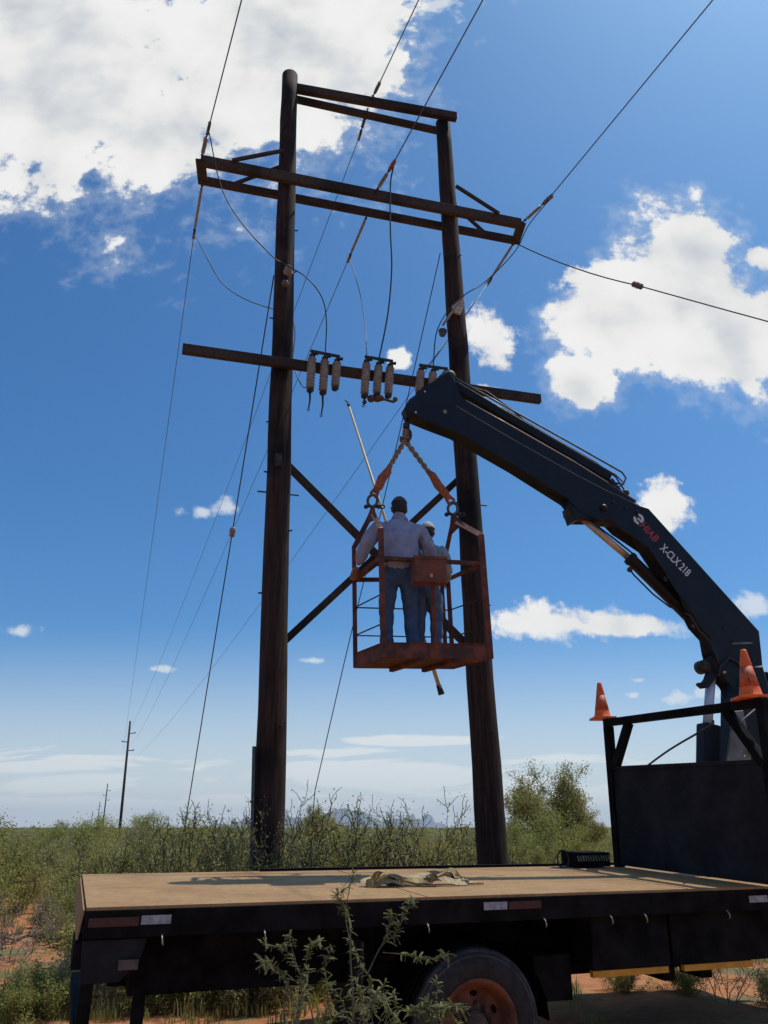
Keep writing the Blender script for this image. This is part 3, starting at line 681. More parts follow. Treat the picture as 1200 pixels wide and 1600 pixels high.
# wheels
def wheel_parts(parentname, x, v, s, dual=False):
    """s=-1 faces the viewer side"""
    W = obj('wheel', BM_tyre(x, v, s), [M_RUBBER, M_TYREEDGE], TR, True)
    bm = BM(); o = V((x, v, WZ)); d = V((0, s, 0))
    lathe(bm, o + d * .135, o + d * 2, [(-.03, .335), (0, .338), (.008, .333), (.008, .318), (-.012, .300), (-.03, .288), (-.09, .262), (-.115, .235), (-.122, .20), (-.118, .12), (-.10, .10), (-.095, .005)], 48, False)
    R_ = obj('rim', bm, M_RIM, W, True)
    for k in range(6):
        bm = BM(); a = k * math.pi / 3 + .45; c0 = o + V((math.cos(a) * .215, 0, math.sin(a) * .215)) + d * .018
        M3 = Matrix.Rotation(-a, 3, 'Y'); ball(bm, c0, .04, 10, (.62, .12, .85), M3); obj('hand_hole', bm, M_BLACK, W)
    bm = BM()
    for k in range(10):
        a = k * math.pi / 5 + .1; c0 = o + V((math.cos(a) * .145, 0, math.sin(a) * .145)); lathe(bm, c0 + d * .0, c0 + d, [(0, .022), (.05, .02), (.052, .012), (.07, .011)], 6)
    lathe(bm, o, o + d, [(0, .11), (.08, .105), (.11, .09), (.12, .05)], 24); obj('hub', bm, M_RUST, W, False)
    return W
def BM_tyre(x, v, s):
    bm = BM(); o = V((x, v, WZ)); w_ = .28; prof = []
    P = [(-.135, .33), (-.14, .40), (-.142, .45), (-.132, .485), (-.125, .50), (-.118, .515), (-.105, .535), (-.09, WR), (-.045, WR), (-.04, WR - .014), (-.03, WR), (.03, WR), (.04, WR - .014), (.045, WR), (.09, WR), (.105, .535), (.118, .515), (.125, .50), (.132, .485), (.142, .45), (.14, .40), (.135, .33), (.05, .30), (-.05, .30)]
    n = 64; L = []
    for dv, r in P:
        L.append([bm.verts.new(o + V((math.cos(2 * math.pi * k / n) * r, dv, math.sin(2 * math.pi * k / n) * r))) for k in range(n)])
    for i in range(len(L)):
        A, B = L[i], L[(i + 1) % len(L)]
        for k in range(n):
            f = bm.faces.new((A[k], A[(k + 1) % n], B[(k + 1) % n], B[k]))
            if P[i][1] in (.485, .515): f.material_index = 1
    return bm
for v, s in ((.22, -1), (.55, 1), (1.9, -1), (2.22, 1)): wheel_parts('w', WX, v, s)
# front part of chassis and side boxes
bx = [side(p, 1522)[0] for p in (938, 1058, 1083, 1192)]
for x0, x1, zb in ((bx[0], bx[1] + .02, -.60), (bx[1] + .05, DL + .1, -.60)):
    T_ = BM(); box(T_, ((x0 + x1) / 2, .40, (-.20 + zb) / 2), (x1 - x0, .62, -.20 - zb), None, .012); q = tpart('side_box', T_, M_BLACK)
for x0, x1 in ((bx[0], bx[1]), (bx[2], bx[3])):
    T_ = BM(); box(T_, ((x0 + x1) / 2, .125, -.63), (x1 - x0, .05, .05), None, .004); tpart('yellow_marker_strip', T_, M_YEL)
for x in (bx[1] + .12, bx[2] + .36): bm = BM(); box(bm, (x, .4, -.69), (.12, .3, .12), None, .01); tpart('box_bracket', bm, M_BLACK)
bm = BM()      # fuel tank and battery carrier behind the wheel
box(bm, (3.72, .45, -.66), (.36, .45, .34), None, .02); tpart('battery_box', bm, M_BLACK)
bm = BM(); lathe(bm, (5.2, 2.0, -.55), (6.2, 2.0, -.55), [(0, .05), (.02, .26), (1.1, .26), (1.12, .05)], 20)
tpart('fuel_tank', bm, M_BLACK)
# reflective tape and rope hooks on the side rail
def tape(x0, x1, y0, y1, m, nm):
    a = side(x0, y1, -.006); b = side(x1, y0, -.006); z = (a[1] + b[1]) / 2; h = .055
    bm = BM(); box(bm, ((a[0] + b[0]) / 2, -.0085, min(-.055, max(-.14, z))), (b[0] - a[0], .004, h)); tpart(nm, bm, m)
tape(220, 268, 1429, 1445, M_TAPEW, 'white_reflector'); tape(137, 218, 1432, 1450, M_TAPER, 'red_reflector')
tape(756, 792, 1409, 1422, M_TAPEW, 'white_reflector'); tape(795, 845, 1407, 1421, M_TAPER, 'red_reflector')
tape(1171, 1198, 1398, 1411, M_TAPEW, 'white_reflector')
for px in (254, 413, 667, 850, 954, 1008, 1138):
    y = 1480 - .042 * (px - 135) - 15 if px < 600 else 1476 - .04 * (px - 135)
    x, _ = side(px, 1450); bm = BM(); tube(bm, [(x, .0, -.18), (x, -.03, -.20), (x + .005, -.035, -.23), (x + .012, -.015, -.245)], .0055, 6); tpart('rope_hook', bm, mat('worn_hook_steel', (.26, .25, .23), .5, .3))
# headboard
HU = 5.86; HV0, HV1 = -.28, 2.16
def hb(px, py): q = loc_(onP(px, py, TO + tu * HU, tu)); return q.y, q.z
zt = hb(935, 1137)[1]; zp = hb(945, 1203)[1]
bm = BM(); box(bm, (HU, (HV0 + HV1) / 2, zp / 2 + .01), (.05, HV1 - HV0 - .02, zp - .02), None, .004)
box(bm, (HU, (HV0 + HV1) / 2, zp + .015), (.075, HV1 - HV0 - .06, .04), None, .004)
head = tpart('headboard', bm, M_BOARD)
bm = BM()
for v in (HV0, HV1): bar(bm, (HU, v, -.02), (HU, v, zt), .09, .09)
box(bm, (HU, (HV0 + HV1) / 2, zt + .045), (.09, HV1 - HV0 + .09, .085), None, .006)
bar(bm, (HU, HV1 - .06, zp), (HU, HV1 - .40, zt + .01), .08, .085)
bar(bm, (HU, HV0 + .08, zp), (HU, HV0 + .46, zt + .01), .08, .085)
for v in (HV0 + .05, HV1 - .04): bar(bm, (HU - .035, v, .02), (HU - .035, v, zp - .02), .025, .03)
tpart('headboard_frame', bm, M_BLACK)
bm = BM(); tube(bm, smoothpts([(HU + .1, 1.75, zp - .02), (HU + .18, 1.3, zp + .2), (HU + .15, .62, zp + .40), (HU + .06, .45, zp + .44)], 6), .011, 6); tpart('hydraulic_hose', bm, M_CABLE)
# slatted vent box and hose loop behind the far corner
VB = BM(); q = loc_(onP(915, 1343, TO + tv * (DW - .25), tv)); 
box(VB, (q.x + .02, DW - .22, .085), (.46, .3, .15), None, .01); vb = tpart('vent_box', VB, M_BLACK)
bm = BM()
for k in range(13): box(bm, (q.x - .18 + k * .034, DW - .378, .10), (.010, .012, .06), Matrix.Rotation(R(-18), 3, 'Y'))
obj('vent_slats', bm, mat('dusty_slat_metal', (.30, .27, .20), .6), vb)
bm = BM(); torus(bm, (q.x - .33, DW - .3, .09), (.0, 1, 0), .075, .010, 20, 6, 1.0, 0, 1.25); tpart('hose_loop', bm, M_CABLE)

# ------------------------------------------------------------------ loader crane (a part of the truck)
CU, CV = 6.9, 1.2
base_w = TO + tu * CU + tv * CV
tipw = onY(640, 650, 8.5)
pd = V((base_w.x - tipw.x, base_w.y - tipw.y, 0)).normalized(); pn = V((pd.y, -pd.x, 0))     # pn towards the viewer
if pn.y > 0: pn = -pn
def cp(px, py, o=0): return loc_(onP(px, py, tipw + pn * o, pn))
TMt = TM.transposed(); pnl = TMt @ pn
def cprism(name, pts, th, bev, m, o=0, p=None, smooth=False):
    bm = BM(); prism(bm, [cp(x, y, o) for x, y in pts], pnl, th, bev); return obj(name, bm, m, p or TR, smooth)
def offs(p, o): return V(p) + pnl * o
CR = cprism('loader_crane', [(1136, 1070), (1150, 1040), (1180, 1040), (1190, 1075), (1196, 1200), (1230, 1400), (1120, 1400), (1140, 1200)], .34, .05, M_NAVY)
bm = BM(); box(bm, (CU, CV, -.12), (.75, 2.3, .35), None, .03); box(bm, (CU + .05, CV, .2), (.55, .8, .5), None, .03); obj('crane_base', bm, M_NAVY, CR)
inner = cprism('inner_boom', [(952, 770), (994, 791), (1002, 803), (1181, 988), (1180, 1024), (1178, 1066), (1183, 1110), (1168, 1125), (1142, 1100), (1138, 1070), (1125, 1056), (1112, 1048), (1104, 1032), (1112, 1022), (1101, 998), (1088, 976), (1064, 952), (1053, 925), (1032, 890), (1005, 859), (985, 839), (965, 826), (940, 815), (925, 800)], .22, .05, M_NAVY, 0.03, CR)
outer = cprism('outer_boom', [(634, 655), (629, 642), (637, 628), (649, 621), (660, 616), (671, 604), (689, 586), (699, 581), (708, 596), (713, 632), (800, 677), (900, 733), (990, 784), (986, 812), (955, 822), (930, 818), (905, 812), (890, 800), (887, 782), (800, 733), (707, 680), (668, 660), (650, 658)], .22, .045, M_NAVY, .02, CR)
# extension cylinders and hoses on top of the outer boom
def ctube(name, pts, r, m, o=0, n=10, p=CR, smooth=True):
    bm = BM(); tube(bm, [cp(x, y, o) for x, y in pts], r, n); return obj(name, bm, m, p, smooth)
bm = BM(); a = cp(704, 601, .0); b_ = cp(952, 748, .0); bar(bm, a, b_, .115, .115, pnl, .02); obj('extension_cylinder', bm, M_NAVY, CR)
bm = BM(); a = cp(716, 606, -.13); b_ = cp(940, 740, -.13); bar(bm, a, b_, .10, .10, pnl, .02); obj('extension_cylinder', bm, M_NAVY, CR)
ctube('hose_guard', [(706, 588), (800, 641), (900, 697), (972, 738), (978, 747), (974, 757), (958, 754)], .012, M_STEEL, .06, 8)
ctube('hose_guard', [(712, 596), (800, 648), (962, 742), (975, 755), (966, 762)], .010, M_STEEL, .10, 8)
for k, (y0, y1, mm) in enumerate(((622, 766, M_CHROME), (629, 770, M_STEEL))):
    ctube('feed_pipe', [(728, y0 + 4), (800, y0 + 44), (895, y0 + 98), (950, y0 + 132)], .008, mm, .12, 6)
ctube('feed_pipe', [(712, 634), (800, 686), (900, 742), (985, 786)], .007, mat('worn_pipe_edge', (.20, .18, .16), .5), .125, 6)
ctube('crane_hose', [(720, 600), (760, 612), (800, 640), (830, 668)], .012, M_CABLE, -.1, 8)
bm = BM()
for x, y, r in ((700, 592, .07), (958, 766, .035), (972, 774, .045), (690, 596, .05)):
    bm = BM(); lathe(bm, offs(cp(x, y), -.10), offs(cp(x, y), .12), [(0, r * .6), (.01, r), (.20, r), (.22, r * .5)], 14); obj('boom_fitting', bm, M_DSTEEL, CR)
bm = BM(); bar(bm, cp(950, 752), cp(968, 776), .05, .16, pnl); obj('hose_bracket', bm, M_DSTEEL, CR)
# pins: elbow link, cylinder eyes
def pin(name, px, py, r, m, half=.17):
    bm = BM(); c0 = cp(px, py); lathe(bm, offs(c0, -half), offs(c0, half), [(0, r * .8), (.012, r), (half * 2 - .012, r), (half * 2, r * .8), (half * 2 + .012, r * .35)], 18); return obj(name, bm, m, CR, True)
pin('pivot_pin', 892, 803, .072, M_DSTEEL, .085); pin('pivot_pin', 1099, 1042, .080, M_DSTEEL, .085); pin('pivot_pin', 1119, 1054, .014, M_DECAL, .17); pin('pivot_pin', 645, 652, .018, M_DECAL, .13); pin('pivot_pin', 659, 620, .014, M_DECAL, .13)
pin('pivot_pin', 935, 800, .05, M_NAVY, .16)
pin('boom_bolt', 690, 651, .03, mat('worn_bolt_paint', (.22, .20, .15), .6), .135)
cprism('cylinder_link', [(884, 795), (930, 790), (940, 816), (905, 812), (892, 818)], .24, .02, M_NAVY, 0, CR)
# lift cylinder under the elbow
ctube('piston_rod', [(905, 806), (990, 878)], .042, M_CHROME, 0, 18)
bm = BM(); a = cp(982, 870); b_ = cp(1075, 962); L = (b_ - a).length; lathe(bm, a, b_, [(0, .06), (.01, .085), (.06, .088), (.07, .075), (L, .075), (L + .02, .04)], 22); obj('cylinder_barrel', bm, M_NAVY, CR, True)
ctube('cylinder_hose', [(920, 812), (960, 842), (990, 866)], .012, M_CABLE, -.06, 6)
ctube('cylinder_hose', [(983, 888), (990, 898), (1020, 928), (1046, 948), (1060, 953)], .011, M_CABLE, .07, 6)
bm = BM(); ball(bm, cp(984, 890, .06), .035, 8); ball(bm, cp(1085, 978, .1), .03, 8); obj('hose_fitting', bm, M_RUST, CR)
for px_, py_ in ((1040, 905), (1090, 960), (760, 690), (870, 752)):
    bm = BM(); c0 = cp(px_, py_, .115); box(bm, c0, (.05, .02, .06), None, .004); obj('pipe_clip', bm, M_DSTEEL, CR)
for px_, py_ in ((1120, 985), (1150, 1020), (1135, 1005), (1165, 1035), (950, 792), (968, 800), (986, 806)):
    bm = BM(); c0 = cp(px_, py_); lathe(bm, offs(c0, .10), offs(c0, .2), [(0, .02), (.05, .02), (.052, .012), (.06, .011)], 6); obj('boom_bolt', bm, M_DSTEEL, CR)
ctube('crane_hose', [(1126, 1052), (1118, 1020), (1108, 1000), (1092, 985), (1078, 962), (1070, 958)], .013, M_CABLE, .13, 7)
ctube('crane_hose', [(1170, 1075), (1160, 1040), (1140, 1028), (1126, 1040), (1122, 1056)], .013, M_CABLE, .16, 7)
ctube('crane_hose', [(726, 612), (790, 640), (860, 682), (930, 722), (962, 745), (975, 765), (985, 782)], .011, M_CABLE, -.02, 7)
# transport hook
cprism('transport_hook', [(1112, 1040), (1120, 1052), (1112, 1066), (1104, 1075), (1096, 1076), (1089, 1070), (1090, 1067), (1097, 1068), (1102, 1062), (1104, 1050)], .07, .008, M_NAVY, .05, CR)
# column cylinder
a = loc_(onP(1111, 1056, tipw, pn)); b_ = cp(1105, 1140); bm = BM(); tube(bm, [a, b_], .055, 18); obj('column_cylinder_rod', bm, M_WHITE, CR, True)
bm = BM(); a = cp(1107, 1132); b_ = cp(1104, 1400); bar(bm, a, b_, .20, .19, pnl, .03); obj('column_cylinder', bm, M_NAVY, CR)
cprism('column_shroud', [(1143, 1112), (1160, 1110), (1168, 1150), (1174, 1200), (1176, 1240), (1130, 1240), (1136, 1180), (1142, 1140)], .03, .004, M_GREY, .30, CR)
cprism('control_plate', [(1166, 1171), (1172, 1168), (1186, 1182), (1180, 1185)], .02, .003, M_DECAL, .34, CR)
ctube('control_lever', [(1150, 1142), (1160, 1125), (1182, 1106)], .008, M_GREY, .36, 6)
ctube('control_lever', [(1158, 1192), (1163, 1184), (1164, 1180)], .008, M_GREY, .36, 6)
cprism('valve_block', [(1187, 1052), (1194, 1056), (1197, 1070), (1197, 1110), (1206, 1200), (1206, 1400), (1190, 1400), (1186, 1100)], .30, .03, M_NAVY, -.1, CR)
# lettering on the boom
def text(s, px, py, px2, py2, h, m, name, shear=0, bold=.004):
    cu = bpy.data.curves.new('t', 'FONT'); cu.body = s; cu.size = 1; cu.extrude = .0; cu.offset = bold / .2; cu.shear = shear; cu.align_x = 'LEFT'; cu.align_y = 'CENTER'
    ob = bpy.data.objects.new('t', cu); C.objects.link(ob); dg = bpy.context.evaluated_depsgraph_get(); dg.update()
    me = bpy.data.meshes.new_from_object(ob.evaluated_get(dg)); bpy.data.objects.remove(ob)
    a = cp(px, py, .142); b2 = cp(px2, py2, .142); d = (b2 - a); L = d.length; d.normalize(); up = pnl.cross(d).normalized()
    if (TM @ up).z < 0: up = -up
    xs_ = [v.co.x for v in me.vertices]; wd = max(xs_) - min(xs_); x0 = min(xs_); ys_ = [v.co.y for v in me.vertices]; yc = (max(ys_) + min(ys_)) / 2; hh = max(ys_) - min(ys_)
    M4 = Matrix((d, up, pnl)).transposed()
    for v in me.vertices: v.co = a + M4 @ V(((v.co.x - x0) / wd * L, (v.co.y - yc) / hh * h, 0))
    o = link(name, me, m, CR); return o
text('X-CLX 218', 1034, 853, 1077, 897, .115, M_DECAL, 'model_lettering', 0, .004)
text('HIAB', 1003, 818, 1027, 844, .105, M_DECALR, 'maker_lettering', .15, .003)
def logo():
    bm = BM(); c0 = cp(998, 811, .143); d = (cp(1028, 843, .143) - cp(998, 811, .143)).normalized(); up = pnl.cross(d).normalized()
    if (TM @ up).z < 0: up = -up
    for s in (0, math.pi):
        pts = []
        for k in range(8): a = s + .3 + k * .3; pts.append((.085 * math.cos(a), .085 * math.sin(a)))
        for k in range(7, -1, -1): a = s + .3 + k * .26; pts.append((.045 * math.cos(a + .1), .045 * math.sin(a + .1)))
        prism(bm, [c0 + d * x * .8 + up * y * .9 for x, y in pts], pnl, .003)
    prism(bm, [c0 + d * x + up * y for x, y in ((-.02, .012), (.06, .012), (.06, -.012), (-.02, -.012))], pnl, .003)
    return bm
obj('maker_emblem', logo(), M_DECAL, CR)
cprism('warning_label', [(1144, 1004), (1176, 1003), (1176, 1006), (1144, 1007)], .003, 0, M_GREY, .145, CR)

# ------------------------------------------------------------------ cones
def cone(label, pos, h, mark):
    t = thing('traffic_cone', label, 'traffic cone', pos, 'orange traffic cones on the headboard bar')
    bm = BM(); s = h / .42
    box(bm, (0, 0, .012 * s), (.25 * s, .25 * s, .024 * s), None, .008); 
    for k in range(4): a = k * math.pi / 2 + math.pi / 4; box(bm, (math.cos(a) * .12 * s, math.sin(a) * .12 * s, .0005), (.03, .03, .006))
    obj('base', bm, M_ORANGE, t)
    bm = BM(); n = 28; prof = [(.024, .098), (.03, .092), (.10, .078), (.28, .046), (.285, .048), (.40, .026), (.415, .022), (.417, .012), (.39, .010)]
    lathe(bm, (0, 0, 0), (0, 0, 1), [(a * s, r * s) for a, r in prof], n); obj('body', bm, M_ORANGE, t, True)
    bm = BM(); lathe(bm, (0, 0, 0), (0, 0, 1), [(.10 * s, .0785 * s + .001), (.27 * s, .048 * s + .001), (.27 * s, .047 * s), (.10 * s, .0775 * s)], n); obj('scuffed_band', bm, M_ORANGED, t, True)
    if mark:
        bm = BM()
        for dx, dz, ww, hh in ((-.012, .0, .016, .05), (.004, .015, .014, .075), (.0, -.02, .03, .02), (.014, -.005, .010, .04)):
            r = .073 * s - (dz + .055) * .17; box(bm, (dx - .012, -r - .001, .145 * s + dz), (ww, .006, hh), Matrix.Rotation(R(-10), 3, 'X'))
        obj('stencilled_mark', bm, M_BLKMARK, t)
    return t
def tl(u_, v_, w_): return TO + tu * u_ + tv * v_ + tw * w_
cone('orange traffic cone on the far end of the headboard bar, left of the other', tl(HU, HV1 + .10, zt + .089), .46, False)
cone('orange traffic cone with a black mark on the near end of the headboard bar', tl(HU, HV0 + .12, zt + .089), .49, True)

# ------------------------------------------------------------------ webbing straps on the deck
def ribbon(path, wdt, m, seed, parent, name):
    rr = random.Random(seed); pts = smoothpts(path, 7); bm = BM(); L = []
    for i, p in enumerate(pts):
        t_ = (pts[min(i + 1, len(pts) - 1)] - pts[max(i - 1, 0)]).normalized(); roll = .75 * math.sin(i * .16 + seed) + .2 * math.sin(i * .4 + seed * 2)
        sd = V((0, 0, 1)).cross(t_).normalized(); q = sd * math.cos(roll) + V((0, 0, 1)) * math.sin(roll)
        a = p + q * wdt / 2; b = p - q * wdt / 2
        lift = max(0, .004 - min(a.z, b.z)); a.z += lift; b.z += lift
        L.append((bm.verts.new(a), bm.verts.new(b)))
    for A, B in zip(L, L[1:]): bm.faces.new((A[0], A[1], B[1], B[0]))
    bmesh.ops.solidify(bm, geom=bm.faces[:], thickness=.006); return obj(name, bm, m, parent, True)
ps = loc_(onP(655, 1384, TO, tw)); ST = thing('lifting_strap', 'heap of folded tan webbing straps lying in the middle of the deck', 'strap', TO + tu * ps.x + tv * ps.y + tw * .002); ST.rotation_euler = TM.to_euler()
for k_, (pts_, w_, m_) in enumerate((
    ([(-.50, -.02, .012), (-.42, -.05, .03), (-.30, -.06, .05), (-.15, -.05, .045), (0, -.07, .03), (.12, -.09, .012)], .085, M_STRAP),
    ([(-.50, -.0, .02), (-.47, .05, .06), (-.38, .07, .085), (-.25, .06, .06), (-.1, .08, .05), (.06, .07, .065), (.2, .05, .06)], .085, M_STRAP),
    ([(-.44, -.04, .02), (-.36, .0, .075), (-.28, -.01, .09), (-.16, -.04, .055), (-.04, -.05, .03), (.08, -.03, .05)], .075, M_STRAP),
    ([(-.40, .03, .02), (-.26, .01, .03), (-.12, .03, .035), (.04, .02, .03)], .10, M_STRAPD),
    ([(.02, .06, .03), (.12, .08, .08), (.24, .09, .10), (.34, .08, .10), (.42, .05, .07), (.44, .0, .03), (.38, -.03, .015)], .085, M_STRAP),
    ([(.08, .04, .03), (.2, .05, .06), (.32, .05, .065), (.38, .02, .04)], .085, M_STRAPD),
    ([(.0, -.02, .03), (.12, -.05, .045), (.22, -.05, .05), (.32, -.07, .03), (.42, -.06, .02)], .08, M_STRAP),
    ([(.40, .04, .02), (.5, .0, .012), (.62, .02, .01)], .03, M_STRAP))): ribbon(pts_, w_, m_, k_ * 1.7 + .6, ST, 'strap_loop')
bm = BM(); tube(bm, [(.36, -.05, .02), (.47, -.07, .012), (.6, -.05, .01)], .009, 6); ball(bm, (.44, -.03, .03), .03, 8, (1, 1, .7)); obj('strap_knot', bm, M_ROPE, ST, True)

# ------------------------------------------------------------------ hanging basket
S8 = .87
UPB = V((-.026, 0, 1)).normalized()
ZF = 1.7 + 1.87 * S8
NL = V((0, 9.30 * S8, ZF)); NR = V((1.31 * S8, 9.66 * S8, ZF + .05)); FL = V((-.36 * S8, 9.95 * S8, ZF)); FR = V((.90 * S8, 10.26 * S8, ZF + .04))
def Bk(s, t, h): return (NL * (1 - s) + NR * s) * (1 - t) + (FL * (1 - s) + FR * s) * t + UPB * h
BK = thing('work_basket', 'rusty red steel work basket hanging from the crane hook', 'work basket', NL)
def bpart(name, bm, m, smooth=False):
    bmesh.ops.translate(bm, verts=bm.verts, vec=-NL); return obj(name, bm, m, BK, smooth)
TH = .155
bm = BM()
def quadbox(bm, c4, h0, h1):
    lo = [bm.verts.new(Bk(s, t, h0)) for s, t in c4]; hi = [bm.verts.new(Bk(s, t, h1)) for s, t in c4]
    bm.faces.new(lo[::-1]); bm.faces.new(hi)
    for k in range(4): bm.faces.new((lo[k], lo[(k + 1) % 4], hi[(k + 1) % 4], hi[k]))
quadbox(bm, [(.012, .02), (.988, .02), (.988, .98), (.012, .98)], .0, .012); bpart('floor', bm, M_RED)
bm = BM()
for a, b in (((0, 0), (1, 0)), ((1, 0), (1, 1)), ((1, 1), (0, 1)), ((0, 1), (0, 0))):
    p, q = Bk(*a, TH / 2 - .004), Bk(*b, TH / 2 - .004); bar(bm, p, q, .012, TH, UPB) if False else None
    d = (q - p).normalized(); n_ = d.cross(UPB).normalized(); box(bm, (p + q) / 2, ((q - p).length, .014, TH), Matrix((d, n_, UPB)).transposed())
    box(bm, (p + q) / 2 + UPB * (TH / 2 + .003), ((q - p).length + .01, .04, .006), Matrix((d, n_, UPB)).transposed())
bpart('toe_board', bm, M_RED)
bm = BM()
for s in (.35, .68): p, q = Bk(s, .02, -.025), Bk(s, .98, -.025); bar(bm, p, q, .05, .04, UPB)
p = Bk(.42, -.01, .07); box(bm, p, (.012, .02, .13)); bpart('floor_joist', bm, M_RED)
PH = {(0, 0): 1.50, (0, 1): 1.30, (1, 0): 1.50, (1, 1): 1.30}
APX = {0: Bk(0.02, .5, 1.76), 1: Bk(.98, .5, 1.76)}
APX[0] = onP(582, 800, Bk(0, .5, 1.7), (0, 1, 0)); APX[1] = onP(708, 812, Bk(1, .5, 1.7), (0, 1, 0))
posttop = {}
def onpost(s, t, py):      # height on the post where it reaches the picture row
    lo, hi = 0, 2.5
    for _ in range(40):
        md = (lo + hi) / 2; p = Bk(s, t, md) - EYE; yc = p.dot(V((0, -math.sin(PITCH), math.cos(PITCH)))); zc = p.dot(V((0, math.cos(PITCH), math.sin(PITCH))))
        if 800 - F * yc / zc > py: lo = md
        else: hi = md
    return lo
for (s, t), py in (((0, 0), 826), ((0, 1), 856), ((1, 0), 836), ((1, 1), 862)):
    h = onpost(s, t, py); posttop[s, t] = Bk(s, t, h)
    bm = BM(); bar(bm, Bk(s, t, .0), Bk(s, t, h), .065 if t == 0 else .05, .05 if t == 0 else .045, (0, 1, 0), .005); bpart('post', bm, M_RED)
for s in (0, 1):
    for t in (0, 1):
        a = posttop[s, t]; c_ = APX[s]; near = t == 0
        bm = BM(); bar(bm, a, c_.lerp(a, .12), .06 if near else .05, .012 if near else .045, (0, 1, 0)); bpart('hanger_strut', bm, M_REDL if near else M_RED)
    ap = APX[s]; bm = BM(); d = (posttop[s, 1] - posttop[s, 0]); d.z = 0; d.normalize()
    e0 = ap.lerp(posttop[s, 0], .45); e1 = ap.lerp(posttop[s, 1], .5)
    prism(bm, [ap + V((0, 0, .06)) - d * .03, ap + V((0, 0, .06)) + d * .03, e1, (e0 + e1) / 2 + V((0, 0, .035)), e0], d.cross(V((0, 0, 1))), .02); bpart('hanger_plate', bm, M_RED)
# rails
def railh(py, s, t): return onpost(s, t, py)
def rail(name, a, b, w_, m=M_RED):
    bm = BM(); tube(bm, [a, b], w_, 10) if w_ < .012 else bar(bm, a, b, w_ * 2, w_ * 2, UPB, .003); bpart(name, bm, m)
h1 = onpost(0, 0, 872); hN = onpost(1, 0, 881)
P_ = {(0, 0): Bk(0, 0, h1), (1, 0): Bk(1, 0, hN), (0, 1): Bk(0, 1, onpost(0, 1, 906)), (1, 1): Bk(1, 1, onpost(1, 1, 905))}
rail('top_rail', P_[0, 0], P_[1, 0], .021); rail('top_rail', P_[0, 0], P_[0, 1], .028); rail('top_rail', P_[1, 0], P_[1, 1], .02); rail('top_rail', P_[0, 1], P_[1, 1], .022)
for h, w_ in ((.36, .008), (.68, .008)):
    k = [(0, 0), (1, 0), (1, 1), (0, 1)]
    for i, (a, b) in enumerate(zip(k, k[1:] + k[:1])):
        if i == 0: continue
        rail('mid_rail', Bk(*a, h), Bk(*b, h), w_, M_DSTEEL)
bm = BM(); bar(bm, Bk(.48, 0, .1), Bk(.48, 0, onpost(.48, 0, 880)), .04, .03, (0, 1, 0)); bpart('centre_post', bm, M_RED)
bm = BM(); bar(bm, Bk(.93, 1, .1), Bk(.93, 1, 1.0), .045, .045, (0, 1, 0)); bpart('rear_post', bm, M_RED)
# gate side rungs
# tool box hung on the front rail
tb = onP(670, 893, Bk(.5, 0, 1) - V((0, .10, 0)), (-.25, 1, 0)); fd = (NR - NL).normalized(); fn = fd.cross(V((0, 0, 1))).normalized()
if fn.y > 0: fn = -fn
TBX = thing('tool_box', 'rusty red metal box hung on the front rail of the basket', 'box', tb)
bm = BM(); Mx = Matrix((fd, -fn, V((0, 0, 1)))).transposed(); box(bm, (0, 0, 0), (.36, .16, .28), Mx, .012); obj('box_body', bm, M_BOX, TBX)
bm = BM(); box(bm, V((0, 0, .135)), (.375, .175, .035), Mx, .006); obj('lid', bm, M_BOX, TBX)
bm = BM(); box(bm, fn * .085 + V((.0, 0, -.07)), (.03, .012, .04), Mx, .003); obj('latch', bm, M_REDL, TBX)
bm = BM()
for s in (-.12, .12): bar(bm, fd * s - fn * .075 + V((0, 0, .05)), fd * s - fn * .075 + V((0, 0, .19)), .02, .008)
obj('hanging_hook', bm, M_DSTEEL, TBX)

# slings, hook, shackles
hk = onP(633, 688, tipw, (0, 1, 0)); tip = TO + TM @ cp(636, 652)
HK = thing('crane_hook', 'rusty swivel hook and rope knot under the crane tip', 'hook', tip)
bm = BM(); d = hk - tip
tube(bm, [(0, 0, .02), d * .35], .022, 10); torus(bm, (0, 0, -.0), (0, 1, 0), .035, .014, 12, 6); lathe(bm, d * .25, d, [(0, .02), (.01, .04), (.07, .042), (.08, .025)], 12); obj('swivel', bm, M_DSTEEL, HK)
bm = BM(); tube(bm, smoothpts([d * .5, d * .6 + V((.045, 0, 0)), d * .85 + V((.06, 0, 0)), d * 1.08 + V((.02, 0, 0)), d * 1.05 + V((-.04, 0, .0)), d * .85 + V((-.05, 0, 0))], 5), [.02] * 26, 8); obj('hook', bm, M_RUST, HK, True)
bm = BM()
for k in range(3): torus(bm, d * (.62 + .14 * k), (.3, .2, 1), .028, .016, 12, 6)
obj('rope_binding', bm, M_ROPE, HK, True)
